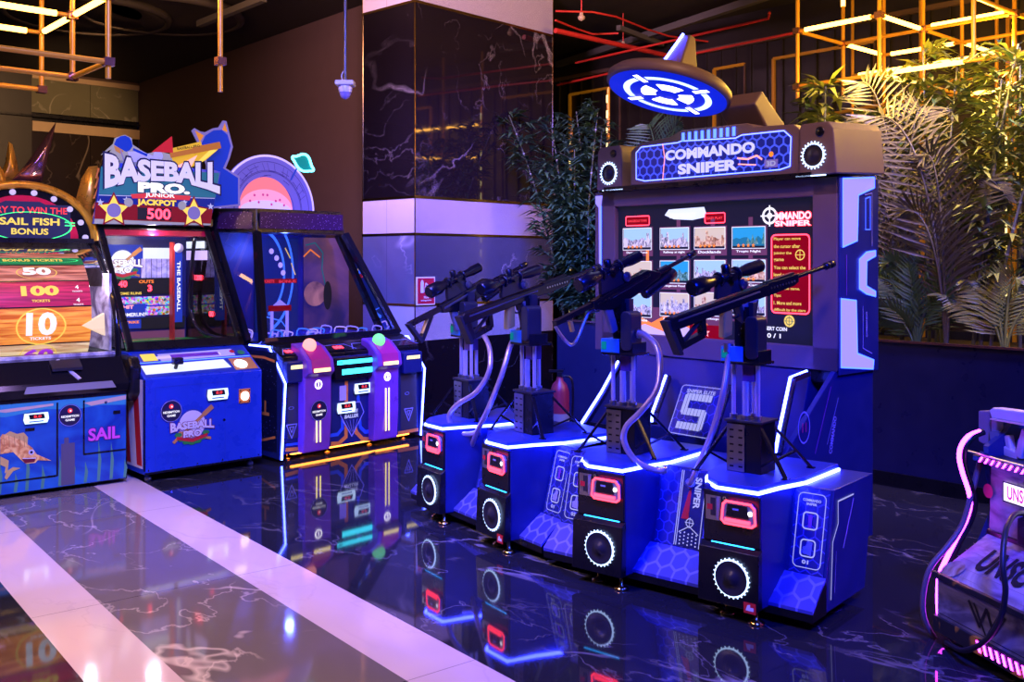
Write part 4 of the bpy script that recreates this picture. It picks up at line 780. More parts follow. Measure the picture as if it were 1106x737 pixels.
class XL:  # inner right wall, seen from the left
    def pt(s, u, v, off=0): return Vector((.895-off, -u, v))
a = Art(XL()); a.rect(-1.25,1.7,-.9,1.76,'screen_white',1); a.rect(-1.25,1.6,-.85,1.68,'planet_white',1); a.text('1200', -1.02, 1.45, .14, .045, 'red_led', 1, rot=0); a.text('00', -.78, 1.15, .08, .045, 'red_led', 1); a.build('side_display', ball)  # pale bars above the digits paint the white top light and haze
m = MB(); m.tube([(.86,.98,1.83),(.84,1.0,1.7),(.86,1.1,1.2),(.86,.9,1.0),(.88,.5,.96)], .018, 'black_gloss', 8, 4); m.build('ball_return_tube', ball)
m = MB(); m.box(.1,.7,.98,1.03,1.845,1.858,'white_led'); m.build('inner_lamp', ball)
# header
P = YP(GB, .8); q = lambda x, y: (100+x/5.669, 120+y/5.669)
m = MB(); hp = [P.uv(*q(*c)) for c in ((8,690),(720,700),(785,372),(760,365),(90,290),(60,350))]; m.prism([P.pt(u, v, 0) for u, v in hp], (0,.04,0), 'royal'); m.box(0,.93,.82,1.28,1.88,1.94,'black'); hd = m.build('header_board', ball, .003)
a = Art(P)
a.poly(a.P(q(12,640),q(725,690),q(722,700),q(8,690)), 'silver_print', 1); a.poly(a.P(q(18,560),q(735,600),q(722,690),q(10,660)), 'hdr_red', 2); a.poly(a.P(q(40,500),q(750,530),q(735,620),q(22,600)), 'hdr_blue', 1); a.poly(a.P(q(50,340),q(775,380),q(752,530),q(38,510)), 'hdr_green', 1); a.line(a.P(q(38,515),q(745,535)), .006, 'white_print', 3)
for cx, cy in ((128,608),(618,625)):
    u, v = P.uv(*q(cx, cy)); a.star(u, v, .145, 'hdr_maroon', 3, 5, .5); a.star(u, v, .12, 'yellow_text', 4, 5, .5); a.disc(u, v, .055, 'lav_disc', 5)
for cx, cy in ((45,560),(720,585),(205,545),(560,560)): a.star(*P.uv(*q(cx,cy)), .03, 'white_print', 4)
a.disc(*P.uv(*q(218,560)), .035, 'silver_print', 4); a.disc(*P.uv(*q(545,580)), .035, 'silver_print', 4)
a.poly(a.P(q(230,510),q(365,500),q(520,515),q(600,520),q(590,548),q(365,535),q(240,535)), 'hdr_ribbon', 5); textpx(a, 'JUNIOR', q(318,532), q(500,508), 'white_text', 6)
textpx(a, 'JACKPOT', q(268,585), q(508,548), 'yellow_text', 6, .05, out='hdr_maroon'); rectpx(a, q(272,665), q(480,598), 'screen_black', 5); textpx(a, '500', q(330,662), q(474,600), 'red_led', 6, .02)
a.build('header_print', hd)
a = Art(P); textpx(a, 'BASEBALL', q(70,478), q(775,308), 'letter_lav', 7, .05, bend=.42, out='hdr_navy'); textpx(a, 'PRO.', q(272,498), q(590,450), 'white_text', 10, .07, out='hdr_navy'); a.build('header_lettering', hd)
# cut-outs along the top, their colours self-lit to hold under violet light
def cutout(pts, mt, name, par, P, th=.02, edge=None, dy=0):
    m = MB(); m.prism([P.pt(*P.uv(*c), -dy) for c in pts], (0,th,0), mt); return m.build(name, par)
bt = cutout([q(*c) for c in ((85,300),(120,230),(55,268),(130,200),(140,165),(195,145),(240,165),(245,205),(330,262),(400,245),(480,265),(500,345),(300,345))], 'silver_print', 'batter_cutout', hd, P)
a = Art(P); a.poly(a.P(*[q(*c) for c in ((130,205),(145,172),(170,155),(198,150),(225,162),(238,185),(245,215),(228,240),(205,250),(160,225))]), 'glow_royal', 1); a.poly(a.P(*[q(*c) for c in ((128,210),(160,225),(190,245),(170,262),(140,245))]), 'glow_skin', 2)
a.poly(a.P(*[q(*c) for c in ((215,250),(300,245),(380,280),(370,320),(230,310))]), 'cloth_print', 1); a.line(a.P(q(250,235),q(330,270)), .02, 'glow_royal', 2); a.disc(*P.uv(*q(400,275)), .04, 'cloth_print', 2); a.line(a.P(q(170,240),q(190,300),q(240,320)), .01, 'lav_disc', 2); a.build('batter_print', bt)
cutout([q(*c) for c in ((365,250),(485,155),(492,255))], 'glow_red', 'pennant_cutout', hd, P, .02, None, -.005)
cutout([q(*c) for c in ((490,250),(500,225),(670,185),(680,215),(770,200),(775,235),(700,300),(620,340),(500,345),(430,340))], 'glow_yellow', 'blast_cutout', hd, P, .015, None, .022)
a = Art(P); a.line(a.P(q(480,272),q(775,212)), .04, 'glow_bat', 3); a.line(a.P(q(620,240),q(772,210)), .055, 'glow_bat', 4); a.text('BASEBALL PRO', *P.uv(*q(585,222)), .2, .022, 'black', 4, rot=12); a.poly(a.P(*[q(*c) for c in ((620,330),(720,235),(760,240),(640,335))]), 'yellow_text', 2); a.poly(a.P(q(500,345),q(640,270),q(600,345)), 'pink_light', 2); a.build('bat_print', hd)
P2 = YP(GB, .9); cc = cutout([q(*c) for c in ((610,120),(625,105),(660,125),(690,130),(740,105),(775,100),(800,58),(820,62),(842,150),(860,220),(840,290),(815,350),(900,400),(905,580),(700,600),(700,330),(650,200))], 'lav_disc', 'mascot_cutout', hd, P2)
a = Art(P2); a.poly(a.P(*[q(*c) for c in ((665,200),(690,150),(740,118),(790,115),(825,145),(845,215),(825,290),(798,350),(890,410),(890,570),(705,590),(705,330))]), 'glow_royal', 1); a.poly(a.P(q(625,118),q(680,150),q(655,190)), 'glow_orange', 2); a.poly(a.P(q(793,115),q(808,72),q(825,130)), 'glow_orange', 2); a.build('mascot_print', cc)
for x, y in ((.06,.08),(.87,.08),(.06,1.2),(.87,1.2)): m = MB(); m.lathe([(.02,.0),(.025,.004),(.025,.03),(.01,.035),(.01,.06)], (x,y,0), (0,0,1), 'steel', 12); m.build('foot', ball)
a = Art(XP(GB, 0)); a.p = type('X', (), {'pt': lambda s, u, v, off=0: Vector((-off, u, v))})()
a.rect(.02,.1,1.28,.74,'white_paint',1)
for i in range(6): a.poly([(.03+i*.2,.12),(.12+i*.2,.12),(.2+i*.2,.72),(.11+i*.2,.72)], 'red', 2)
a.build('side_stripes', bod)

# ================================================================ two player space ball game
spa = thing('space_ball_game', 'two player navy ball game with purple towers, white edge lights and planet dome on top', 'arcade game', GT)
m = MB(); m.box(.0,1.45,.0,1.3,.06,.8,'navy'); m.prism([(0,y,z) for y, z in ((0,.8),(.0,.83),(.25,.93),(1.3,.93),(1.3,.8))], (1.45,0,0), 'black'); bod = m.build('cabinet_body', spa, .005)
for x0, sd in ((-.035,-1),(1.45,1)):
    m = MB(); pf = [(0,.025),(-.05,.63),(.17,.9),(.5,.9),(.5,.05)]; m.prism([(x0,y,z) for y, z in pf], (.035,0,0), 'navy'); sp = m.build('side_panel', spa, .003)
    m = MB(); m.tube([(x0+.0175,y-.008,z) for y, z in [(0,.025),(-.05,.63),(.17,.905),(.45,.905)]], .008, 'edge_led', 8); m.build('edge_light', sp)
    if sd < 0:
        a = Art(None); a.p = type('X', (), {'pt': lambda s, u, v, off=0: Vector((-.035-off, u, v))})()
        a.rect(.03,.08,.49,.87,'star_print',1); a.line([(.06,.8),(.2,.82),(.45,.82)], .02, 'orange', 2); a.line([(.46,.8),(.46,.5)], .02, 'orange', 2);  a.line([(.05,.2),(.3,.14),(.45,.14)], .02, 'orange', 2); a.build('side_print', sp)
        a = Art(None); a.p = type('X', (), {'pt': lambda s, u, v, off=0: Vector((-.036-off, -u, v))})(); a.text('BALL', -.28, .42, .3, .12, 'orange', 2, .04); a.build('side_lettering', sp)
P = YP(GT, 0); q = lambda x, y: (260+x/3.877, 330+y/3.877)
# lane panels, tracks and emblem
a = Art(P)
a.line(a.P(q(380,580),q(410,578),q(440,550),q(442,320)), .035, 'orange', 1) ; a.line(a.P(q(375,545),q(405,540),q(425,515),q(425,480)), .03, 'blue_track', 1); a.build('track_print', bod); a = Art(P)
a.line(a.P(q(560,560),q(510,560),q(482,530),q(475,480)), .035, 'orange', 1); a.line(a.P(q(560,525),q(520,530),q(500,510),q(490,370)), .03, 'blue_track', 1); a.build('track_print', bod); a = Art(P)
a.line(a.P(q(190,605),q(270,598)), .03, 'orange', 1); a.line(a.P(q(190,585),q(270,575)), .02, 'blue_track', 1); a.build('track_print', bod); a = Art(P); a.line(a.P(q(660,535),q(740,520)), .03, 'orange', 1); a.build('track_print', bod); a = Art(P)
u, v = P.uv(*q(463,478)); E_ = [(u-.12,v+.05),(u-.06,v+.14),(u+.09,v+.14),(u+.13,v+.05),(u+.0,v-.14)]; a.poly(E_, 'navy', 2); a.line(E_, .009, 'print_line', 3, True); a.text('SPACE', u, v+.07, .13, .03, 'white_print', 3, .05, shear=.2); a.text('BALLER', u, v+.03, .15, .03, 'white_print', 3, .05, shear=.2)
for i in range(5): a.line([(u-.1+i*.04,v-.0),(u-.02+i*.012,v-.1)], .004, 'print_line', 3)
a.build('emblem', bod)
for cx, cy, dx, dy in ((210,525,208,430),(700,455,693,368)):
    a = Art(Plane(GT,(0,-.007,0))); u, v = P.uv(*q(cx, cy)); a.line([(u-.05,v+.05),(u+.05,v+.05),(u,v-.06)], .008, 'print_line', 2, True); a.line([(u-.02,v+.03),(u+.02,v+.03),(u,v-.015)], .006, 'print_line', 2, True); a.build('lane_logo', bod); a = Art(Plane(GT,(0,-.007,0))); a.ring(*P.uv(*q(dx,dy)), .02, .026, 'print_line', 2, .5); a.build('key_ring_print', bod)
for lb, rt in (((195,560),(262,325)), ((668,545),(735,278))):
    (u0,v0),(u1,v1) = P.uv(*q(*lb)), P.uv(*q(*rt)); m = MB(); m.box(u0,u1,-.006,.0,max(.1,v0),v1,'mid_grey'); m.build('lane_door', bod, .002)
for lb, rt in (((177,325),(262,228)), ((665,285),(742,190))):
    (u0,v0),(u1,v1) = P.uv(*q(*lb)), P.uv(*q(*rt)); m = MB(); m.box(u0,u1,-.06,.0,v0,v1,'navy'); vb = m.build('vent_box', bod, .01)
    a = Art(YP(GT,-.06)); [a.poly([(u0+.03+i*(u1-u0-.06)/8,v1-.06),(u0+.045+i*(u1-u0-.06)/8,v1-.06),(u0+.05+i*(u1-u0-.06)/8,v1-.03),(u0+.035+i*(u1-u0-.06)/8,v1-.03)], 'yellow_led', 1) for i in range(8)]; a.build('vent_light', vb)
m = MB(); (u0,v0),(u1,v1) = P.uv(*q(380,312)), P.uv(*q(562,205)); m.box(u0,u1,-.05,.0,v0,v1,'black'); tk = m.build('display_box', bod, .008)
a = Art(YP(GT,-.05)); a.rect(u0+.02,v1-.055,u1-.02,v1-.02,'cyan_led',1); a.rect(u0+.07,v1-.14,u1-.04,v1-.095,'cyan_led',1); a.text('000', u0+.05, v1-.037, .05, .02, 'screen_black', 2); a.text('000', u1-.05, v1-.037, .05, .02, 'screen_black', 2); a.build('display', tk)
reader(bod, P, q(396,455), q(474,400)); reader(bod, P, q(468,372), q(542,320)); a = Art(P); rectpx(a, q(412,400), q(440,335), 'lavender_paint', 3); a.build('instruction_card', bod)
for n, (xa, xb, yt, yb), bulbm, bpx in (('1',(268,380,185,628),'pink_light',(288,167)), ('2',(563,662,165,575),'green_light',(578,145))):
    P = YP(GT, -.09); (u0,_), (u1,_) = P.uv(*q(xa,400)), P.uv(*q(xb,400)); m = MB()
    m.prism([(u0,y,z) for y, z in ((0,.06),(-.07,.06),(-.09,.3),(-.09,.66),(-.14,.7),(-.12,.8),(.0,.9),(.1,.93),(.1,.85))], (u1-u0,0,0), 'purple_body'); tw = m.build('lane_tower', spa, .01)
    m = MB(); m.prism([(u0+.04,y,z) for y, z in ((-.145,.7),(-.125,.805),(-.0,.905),(.0,.89),(-.11,.79),(-.13,.7))], ((u1-u0)-.08,0,0), 'magenta'); m.build('ball_chute', tw, .002)
    a = Art(Plane(GT,(0,-.142,0))); a.rect(u0+.05,.705,u1-.05,.735,'yellow_led',1); a.build('chute_light', tw)
    a = Art(Plane(GT,(0,-.091,0))); uc = (u0+u1)/2; a.disc(uc, .6, .036, 'white_led', 1); a.disc(uc, .6, .026, 'purple_body', 2); a.text(n, uc, .6, None, .034, 'white_led', 3); a.line([(uc-.018,.14),(uc-.018,.36 if n == '1' else .5)], .014, 'yellow_led', 1); a.line([(uc+.018,.14),(uc+.018,.36 if n == '1' else .5)], .014, 'yellow_led', 1); a.build('tower_light', tw)
    if n == '1': sticker(tw, Plane(GT,(0,-.09,0)), q(326,440), .085)
    m = MB(); c = YP(GT,-.02).at(*q(*bpx)); m.ball(c, .056, bulbm, 22); m.lathe([(.03,-.08),(.03,-.04)], c, (0,0,1), 'black', 12); m.build('ball_lamp', spa)
P = Plane(GT, (0,.0,.835), (1,0,0), (0,.25,.095)); a = Art(P); a.rect(.0,.02,1.45,.25,'black_gloss',1)
a.text('88', .1, .08, .07, .05, 'red_led', 3); a.text('TICKETS', .22, .08, .12, .03, 'red_text', 3); a.text('888', .6, .08, .1, .05, 'red_led', 3); a.text('TICKETS', .95, .08, .12, .03, 'red_text', 3)
for x in (.02,.42,.72,1.12): a.line([(x,.03),(x+.06,.13),(x+.28,.13),(x+.34,.03)], .006, 'print_line', 2, False)
a.build('score_strip', bod)
m = MB(); m.box(.1,1.35,.02,.05,.045,.058,'under_orange'); m.build('added_floor_glow', spa)  # orange strip added for the glow on the floor below
# upper glass house
base = [(0,.27),(1.44,.27),(1.44,1.3),(0,1.3),(0,.5)]; z0, z1, z2 = .93, 1.84, 2.05
tl, tr, bl_, br_ = (.29,.8), (1.25,.8), (.06,1.1), (1.4,1.1)
def bar(a, b, w, mt='black_gloss', m=None): return m.rail([a,b], w, w, mt, (0,1,0))
m = MB(); bar((.0,.27,z0),(*tl,z1),.055,m=m); bar((1.44,.27,z0),(*tr,z1),.055,m=m); bar((0,.5,z0),(*bl_,z1),.05,m=m); bar((1.44,.5,z0),(*br_,z1),.05,m=m)
m.rail([(0,.27,z0+.015),(1.44,.27,z0+.015)],.05,.05,'black_gloss'); fr_ = m.build('glass_frame', spa)
for nm, A in (('front_glass', [(0,.28,z0),(1.44,.28,z0),(tr[0],tr[1],z1),(tl[0],tl[1],z1)]), ('side_glass', [(0,.5,z0),(0,.28,z0),(tl[0],tl[1],z1),(bl_[0],bl_[1],z1)]), ('side_glass', [(1.44,.28,z0),(1.44,.5,z0),(br_[0],br_[1],z1),(tr[0],tr[1],z1)])):
    m = MB(); m.add(A, [(0,1,2,3)], 'tinted_glass'); m.build(nm, spa)
top = [tl, tr, br_, (1.4,1.4), (.06,1.4), bl_]; m = MB(); m.loft([(x,y,z1) for x, y in top], [((x-.7)*.95+.7,y+.03 if y < 1 else y,z2) for x, y in top], 'black'); tb = m.build('top_box', spa, .004)
m = MB(); m.box(tl[0]+.03,tr[0]-.03,.793,.8,z1+.035,z2-.03,'glitter'); m.loft([(x,y,z) for x, y, z in ((bl_[0]+.005,1.06,z1+.03),(tl[0]-.03,.83,z1+.03),(tl[0]-.01,.85,z2-.03),(bl_[0]+.03,1.07,z2-.03))], [(x-.006,y-.006,z) for x, y, z in ((bl_[0]+.005,1.06,z1+.03),(tl[0]-.03,.83,z1+.03),(tl[0]-.01,.85,z2-.03),(bl_[0]+.03,1.07,z2-.03))], 'glitter'); m.build('glitter_panel', tb)
m = MB(); m.box(.03,1.41,1.3,1.32,z0,z1,'navy'); m.box(.02,1.42,.3,1.3,.925,.932,'blue_deep'); m.build('play_box', spa)
P = YP(GT, 1.29); q = lambda x, y: (230+x/4.095, 210+y/4.095); a = Art(P)
rectpx(a, q(185,650), q(375,195), 'space_blue', 1); rectpx(a, q(400,600), q(600,195), 'murky_reflection', 1)  # brown half paints the murky reflection in the glass
for c, r0 in ((q(205,350),.26), (q(205,350),.36)): a.ring(*P.uv(*c), r0, r0+.022, 'blue_track_lit', 2, 1.5, 30, -70, 70)
for cx, cy in ((257,252),(280,282),(297,313),(309,347)): a.disc(*P.uv(*q(cx,cy)), .026, 'planet_white', 3)
rectpx(a, q(205,395), q(370,372), 'screen_red', 3); textpx(a, 'TICKETS', q(215,392), q(270,378), 'red_text', 4); textpx(a, 'BONUS', q(290,392), q(365,378), 'red_text', 4)
a.line(a.P(q(345,305),q(362,355)), .012, 'yellow_text', 3); a.line(a.P(q(318,238),q(340,282)), .012, 'yellow_text', 3); a.line(a.P(q(400,275),q(430,245),q(470,278)), .014, 'orange_text', 3); a.line(a.P(q(410,225),q(450,215),q(485,260),q(480,330),q(495,400)), .012, 'teal_fill', 3)
u, v = P.uv(*q(450,440)); a.disc(u, v, .13, 'amber_print', 2, ry=.12); a.disc(u+.15, v-.02, .05, 'crowd_dark', 3, ry=.14)
a.line(a.P(q(225,540),q(300,560),q(330,600)), .012, 'blue_track_lit', 3); a.build('space_backdrop', spa)
m = MB(); bx = [(.5,.9),(.75,.9)]; u0 = .42
m.box(.44,.46,.8,.82,.93,1.15,'lav_panel'); m.box(.6,.62,.8,.82,.93,1.15,'lav_panel'); m.box(.42,.64,.79,.82,1.15,1.2,'screen_red'); m.prism([(.46,.8,1.2),(.6,.8,1.2),(.53,.8,1.25)], (0,.01,0), 'lav_panel'); m.build('bonus_gate', spa)
rnd = random.Random(5)
for i in range(16):
    x = .08+.085*i; y = .45+.35*rnd.random(); w_ = .04+.03*rnd.random(); h = .03+.05*rnd.random(); m = MB(); m.tube([(x-w_,y,.935),(x-w_*.7,y,.935+h),(x+w_*.7,y-.03,.935+h*.8),(x+w_,y,.935)], .006, ['lav_panel','planet_white','blue_track_lit','lav_panel'][i % 4], 6, 3); m.build('bumper', spa)
# planet dome and neon on top
P = YP(GT, 1.08); q = lambda x, y: (220+x/6.14, 130+y/6.14); c0 = P.uv(*q(420,575)); 
arc = lambda cx, cz, r, n=30, a0=0, a1=180, sx=1.: [(cx+r*sx*math.cos(R(a0+(a1-a0)*i/n)), cz+r*math.sin(R(a0+(a1-a0)*i/n))) for i in range(n+1)]
cu, cz = P.uv(*q(430,578)); rr2 = .455; m = MB(); m.prism([P.pt(u, v) for u, v in arc(cu, 2.05, rr2+.05)], (0,.02,0), 'lavender_glow'); dm = m.build('planet_dome', spa)
a = Art(P); a.ring(cu, 2.05, rr2+.03, rr2+.05, 'planet_white', 1, a0=0, a1=180)
for r0 in (.44,.36,.35,.27): a.ring(cu, 2.05, r0, r0+.004, 'dome_line', 2, a0=0, a1=180)
rnd = random.Random(9)
for i in range(16): t = 15+i*10+rnd.random()*6; r0 = .3+.12*rnd.random(); a.ring(cu+.02, 2.05, r0, r0+.004, 'dome_line', 2, a0=t, a1=t+14); a.line([(cu+math.cos(R(t))*.36, 2.05+math.sin(R(t))*.36), (cu+math.cos(R(t+3))*.43, 2.05+math.sin(R(t+3))*.43)], .003, 'dome_line', 2)
a.poly(arc(cu-.03, 2.05, .3, sx=.95), 'planet_pink', 3); a.poly(arc(cu-.03, 2.05, .19, sx=1.5), 'planet_mid', 3); a.poly(arc(cu-.03, 2.05, .09, sx=3.0), 'planet_white', 4)
for i in range(9): a.disc(cu-.2+i*.045, 2.1+.1*rnd.random(), .012, 'magenta_lit', 5, n=10)
a.build('dome_print', dm)
c = P.uv(326.5, 177); sat = []
for i in range(36):
    t = R(i*10); x, z = .13*math.cos(t), .036*math.sin(t)
    if 50 <= i*10 <= 130: x *= .85; z = .03+.062*math.sin(R((i*10-40)/100*180))
    if 230 <= i*10 <= 310: x *= .85; z = -.03-.035*math.sin(R((i*10-220)/100*180))
    cr, sr = math.cos(R(-24)), math.sin(R(-24)); sat.append((c[0]+x*cr-z*sr, c[1]+x*sr+z*cr))
m = MB(); m.prism([P.pt(u, v) for u, v in sat], (0,.015,0), 'teal_fill'); pn = m.build('ringed_planet', spa)
m = MB(); m.tube([P.pt(u, v, .012) for u, v in sat+sat[:1]], .012, 'teal_neon', 8); m.rail([P.pt(c[0]-.06,c[1]-.04,-.01),P.pt(c[0]-.13,c[1]-.16,-.01)], .03, .015, 'screen_blue'); m.build('planet_neon', pn)
for x, y in ((.1,.1),(.5,.1),(.95,.1),(1.35,.1),(.1,1.2),(1.35,1.2)): m = MB(); m.lathe([(.03,.0),(.032,.006),(.012,.014),(.01,.06)], (x,y,0), (0,0,1), 'brass', 12); m.build('foot', spa)

# ================================================================ worn metal shooter cabinet (right edge)
zom = thing('shooter_cabinet', 'worn grey metal shooter cabinet with stencilled deck at the right edge', 'arcade game', GD)
XR = 1.25
m = MB(); m.prism([(0,y,z) for y, z in ((.02,.03),(.02,.1),(0,.1),(0,.29),(.25,.445),(.26,.74),(.9,.78),(.9,.03))], (XR,0,0), 'worn_metal'); bod = m.build('cabinet_body', zom, .006)
m = MB(); m.box(-.01,XR,-.012,.02,.05,.115,'rusty_black'); m.box(-.01,XR,-.02,-.0,.275,.3,'rusty_black'); m.rail([(0,.255,.45),(XR,.255,.45)], .03, .02, 'black'); trm = m.build('base_trim', bod, .002)
P = YP(GD, -.012); a = Art(P)
for i in range(8): a.poly([(.27+i*.035,.065),(.285+i*.035,.065),(.27+i*.035,.105),(.255+i*.035,.105)], 'pink_led', 1)
a.build('stripe_lights', trm)
P = YP(GD, 0); a = Art(P); a.line([(.2,.24),(.26,.16),(.3,.24),(.34,.16),(.4,.24)], .014, 'dark_grey', 1); a.line([(.23,.24),(.3,.13),(.37,.24)], .01, 'dark_grey', 1); a.line([(.02,.13),(.6,.13)], .004, 'dark_grey', 1); a.build('front_emblem', bod)
DK = Plane(GD, (0,0,.29), (1,0,0), (0,.25,.155)); a = Art(DK); ua = DK.uv(1064,603)[0]; ub = DK.uv(1112,628)[0]; a.text('UNSC', (ua+ub)/2, .155, ub-ua, .13, 'stencil', 2, .04)
for i in range(6): a.line([(.0,.03+i*.045),(XR,.03+i*.045)], .002, 'grey', 1)
a.disc(.05,.05,.05,'rust_spot',2); a.disc(.7,.05,.04,'rust_spot',2); a.build('deck_lettering', bod)
UP = YP(GD, .252); a = Art(UP); (u0,v0),(u1,v1) = UP.uv(1077,527), UP.uv(1125,523); v1 = v0+.085
a.rect(.09,.60,.72,.68,'sign_white',1); a.line([(.09,.60),(.72,.60),(.72,.68),(.09,.68)], .006, 'dark_grey', 2, True); ua = UP.uv(1089,524)[0]; ub = UP.uv(1113,529)[0]; a.text('UNSC', (ua+ub)/2, .64, ub-ua, .055, 'sign_pink', 3, .02); a.disc(.0,.62,.03,'red_spot',2); a.build('lit_sign', bod)
m = MB(); m.prism([(.2,.25,.45),(.34,.25,.45),(.34,.25,.57),(.27,.25,.6),(.2,.25,.56)], (0,-.03,0), 'black'); m.lathe([(.02,0),(.02,.03)], (.27,.22,.52), (0,-1,0), 'dark_grey', 14); m.build('cable_socket', bod, .006)
m = MB(); m.box(-.06,XR,.22,.5,.74,.765,'black'); m.box(-.14,XR,.2,.215,.775,.782,'steel'); con = m.build('console_shelf', zom, .003)
a = Art(YP(GD,.218))
for i in range(12): a.poly([(-.02+i*.035,.742),(-.008+i*.035,.742),(.01+i*.035,.765),(-.002+i*.035,.765)], 'pink_led', 1)
a.build('shelf_lights', con)
m = MB(); m.prism([(.15,.3,.77),(1.2,.3,.77),(1.2,.75,1.05),(.15,.75,1.05)], (0,.03,.0), 'black'); m.build('display_hood', zom, .003); a = Art(Plane(GD,(.15,.299,.77),(1,0,0),(0,.45,.28))); a.rect(.03,.03,1.0,.45,'screen_teal',1); a.build('display', zom)
XPn = XP(GD, -.05); rail_px = [(1058,466),(1046,471),(1038,482),(1036,495),(1040,512),(1046,530),(1048,545),(1043,563),(1034,580),(1023,602),(1015,620),(1013,640),(1014,665),(1019,685),(1028,697)]
rp = [XPn.at(*c) for c in rail_px]; rp = [Vector((p.x, p.y, max(.06, p.z))) for p in rp]
m = MB(); m.tube(rp, .0095, 'pink_led', 8, 3); m.tube([p+Vector((.0,.02,-.005)) for p in rp], .014, 'black', 8, 3); m.build('edge_light', zom)
m = MB(); back = [p for p in rp]; m.prism([p+Vector((.012,.10,0)) for p in rp[::2]]+[Vector((-.04,.75,.06)), Vector((-.04,.8,.9)), Vector((-.04,.4,.93))], (.03,0,0), 'navy'); m.build('side_panel', zom)
m = MB(); pts = [XPn.at(*c)+Vector((.0,-.03,0)) for c in ((1068,488),(1062,510),(1054,540),(1045,568),(1030,590),(1012,612),(1004,640),(1005,668),(1018,692))]; m.tube(pts, .012, 'cable_brown', 8, 4); m.build('gun_cable', zom)
Q = YP(GD, -.06); m = MB(); m.tube([YP(GD,.2).at(1112,556), YP(GD,.1).at(1096,556), YP(GD,.0).at(1086,575), Q.at(1083,610), Q.at(1086,640), Q.at(1079,672), Q.at(1062,694), YP(GD,-.05).at(1040,703), YP(GD,.0).at(1022,694)], .011, 'cable', 8, 5); m.build('power_cable', zom)
for x in (.1, .6, 1.15): m = MB(); m.lathe([(.035,0),(.035,.012),(.012,.02),(.012,.05)], (x,.15,0), (0,0,1), 'steel', 14); m.build('foot', zom)
blast = thing('toy_blaster', 'grey boxy toy blaster resting on the worn metal cabinet at the right edge', 'toy gun', GD)
q = lambda x, y: (1000+x/5.67, 430+y/5.67); P = YP(GD, .32); m = MB()
o1 = [q(*c) for c in ((385,75),(405,60),(470,68),(620,88),(760,110),(760,190),(640,170),(600,180),(560,300),(545,385),(440,345),(400,310),(375,300))]
m.prism([P.at(*c) for c in o1[:7]+[q(400,130)]], (0,.06,0), 'blaster_grey'); rc = m.build('receiver', blast, .008)
m = MB(); m.prism([P.at(*q(*c)) for c in ((320,78),(385,78),(385,300),(320,268))], (0,.06,0), 'blaster_dark'); m.build('butt_plate', blast, .006)
m = MB(); m.rail([P.at(*q(400,140))+Vector((0,.03,0)), P.at(*q(395,290))+Vector((0,.03,0)), P.at(*q(540,365))+Vector((0,.03,0)), P.at(*q(590,200))+Vector((0,.03,0))], .04, .035, 'blaster_grey', (0,1,0)); m.rail([P.at(*q(470,230))+Vector((0,.03,0)), P.at(*q(490,340))+Vector((0,.03,0))], .03, .03, 'blaster_grey', (0,1,0)); m.build('skeleton_grip', blast, .006)
m = MB(); m.prism([P.at(*q(*c)) for c in ((395,205),(452,198),(440,290),(400,255))], (0,-.005,0), 'blaster_dark'); m.rail([P.at(*q(405,128))+Vector((0,-.004,0)), P.at(*q(740,190))+Vector((0,-.004,0))], .006, .012, 'cream_print', (0,1,0)); m.build('side_plate', blast)
m = MB(); m.prism([P.at(*q(*c))+Vector((0,.05,0)) for c in ((470,300),(560,180),(640,160),(640,340))], (0,.03,0), 'blaster_blue'); m.build('blue_insert', blast)

# ================================================================ the room
FL = Fr(0, 0, 38.3); m = MB()
for x0, x1, mt in ((-14,1.055,'floor_dark'), (1.055,1.355,'floor_white'), (1.355,2.02,'floor_reflection_grey'), (2.02,2.34,'floor_white'), (2.34,16,'floor_dark')):
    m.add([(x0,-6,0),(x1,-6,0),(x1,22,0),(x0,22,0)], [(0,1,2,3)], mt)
fl = m.build('floor'); place(fl, FL); struct(fl)
m = MB(); m.box(-16,16,-3,24,4.6,4.75,'ceiling_dark'); struct(m.build('ceiling'))
# pillar
def bands(levels):
    m = MB()
    for z0, z1, mt in levels: m.box(0, 2.06, 0, .80, z0, z1, mt)
    return m
m = bands([(0,.811,'pillar_dark'),(.811,1.16,'pillar_white'),(1.16,1.854,'pillar_mid'),(1.854,2.214,'pillar_white'),(2.214,4.115,'pillar_dark'),(4.115,4.6,'pillar_white')]); pl_ = m.build('wall_pillar'); place(pl_, PIL); struct(pl_)
m = MB()
for z in (1.16,1.854,2.214,4.115): m.box(-.006,2.066,-.006,.806,z-.012,z+.012,'gold_trim')
for x, y in ((0,0),(2.06,0),(0,.8)): m.box(x-.004,x+.004,y-.004,y+.004,.8,4.6,'gold_trim')
t = m.build('trim_1'); place(t, PIL); struct(t)
# fire sign on the pillar
sg = thing('fire_sign', 'small red fire equipment sign with white border on the marble pillar', 'sign', PIL); P = YP(PIL, 0); (u0,v0),(u1,v1) = P.uv(449,330), P.uv(469,299)
m = MB(); m.box(u0,u1,-.012,-.001,v0,v1,'white_paint'); sb = m.build('board', sg)
a = Art(YP(PIL,-.012)); a.rect(u0+.012,v0+.012,u1-.012,v1-.012,'sign_red',1); a.rect(u0+.05,v0+.12,u0+.09,v1-.05,'teal_white',2); a.disc(u0+.07,v1-.045,.015,'teal_white',2); a.line([(u0+.1,v0+.13),(u0+.12,v1-.06),(u0+.15,v1-.09)], .012, 'teal_white', 2); a.text('Fire', (u0+u1)/2, v0+.075, .06, .022, 'teal_white', 3); a.text('extinguisher', (u0+u1)/2, v0+.045, .14, .02, 'teal_white', 3); a.build('pictogram', sb)
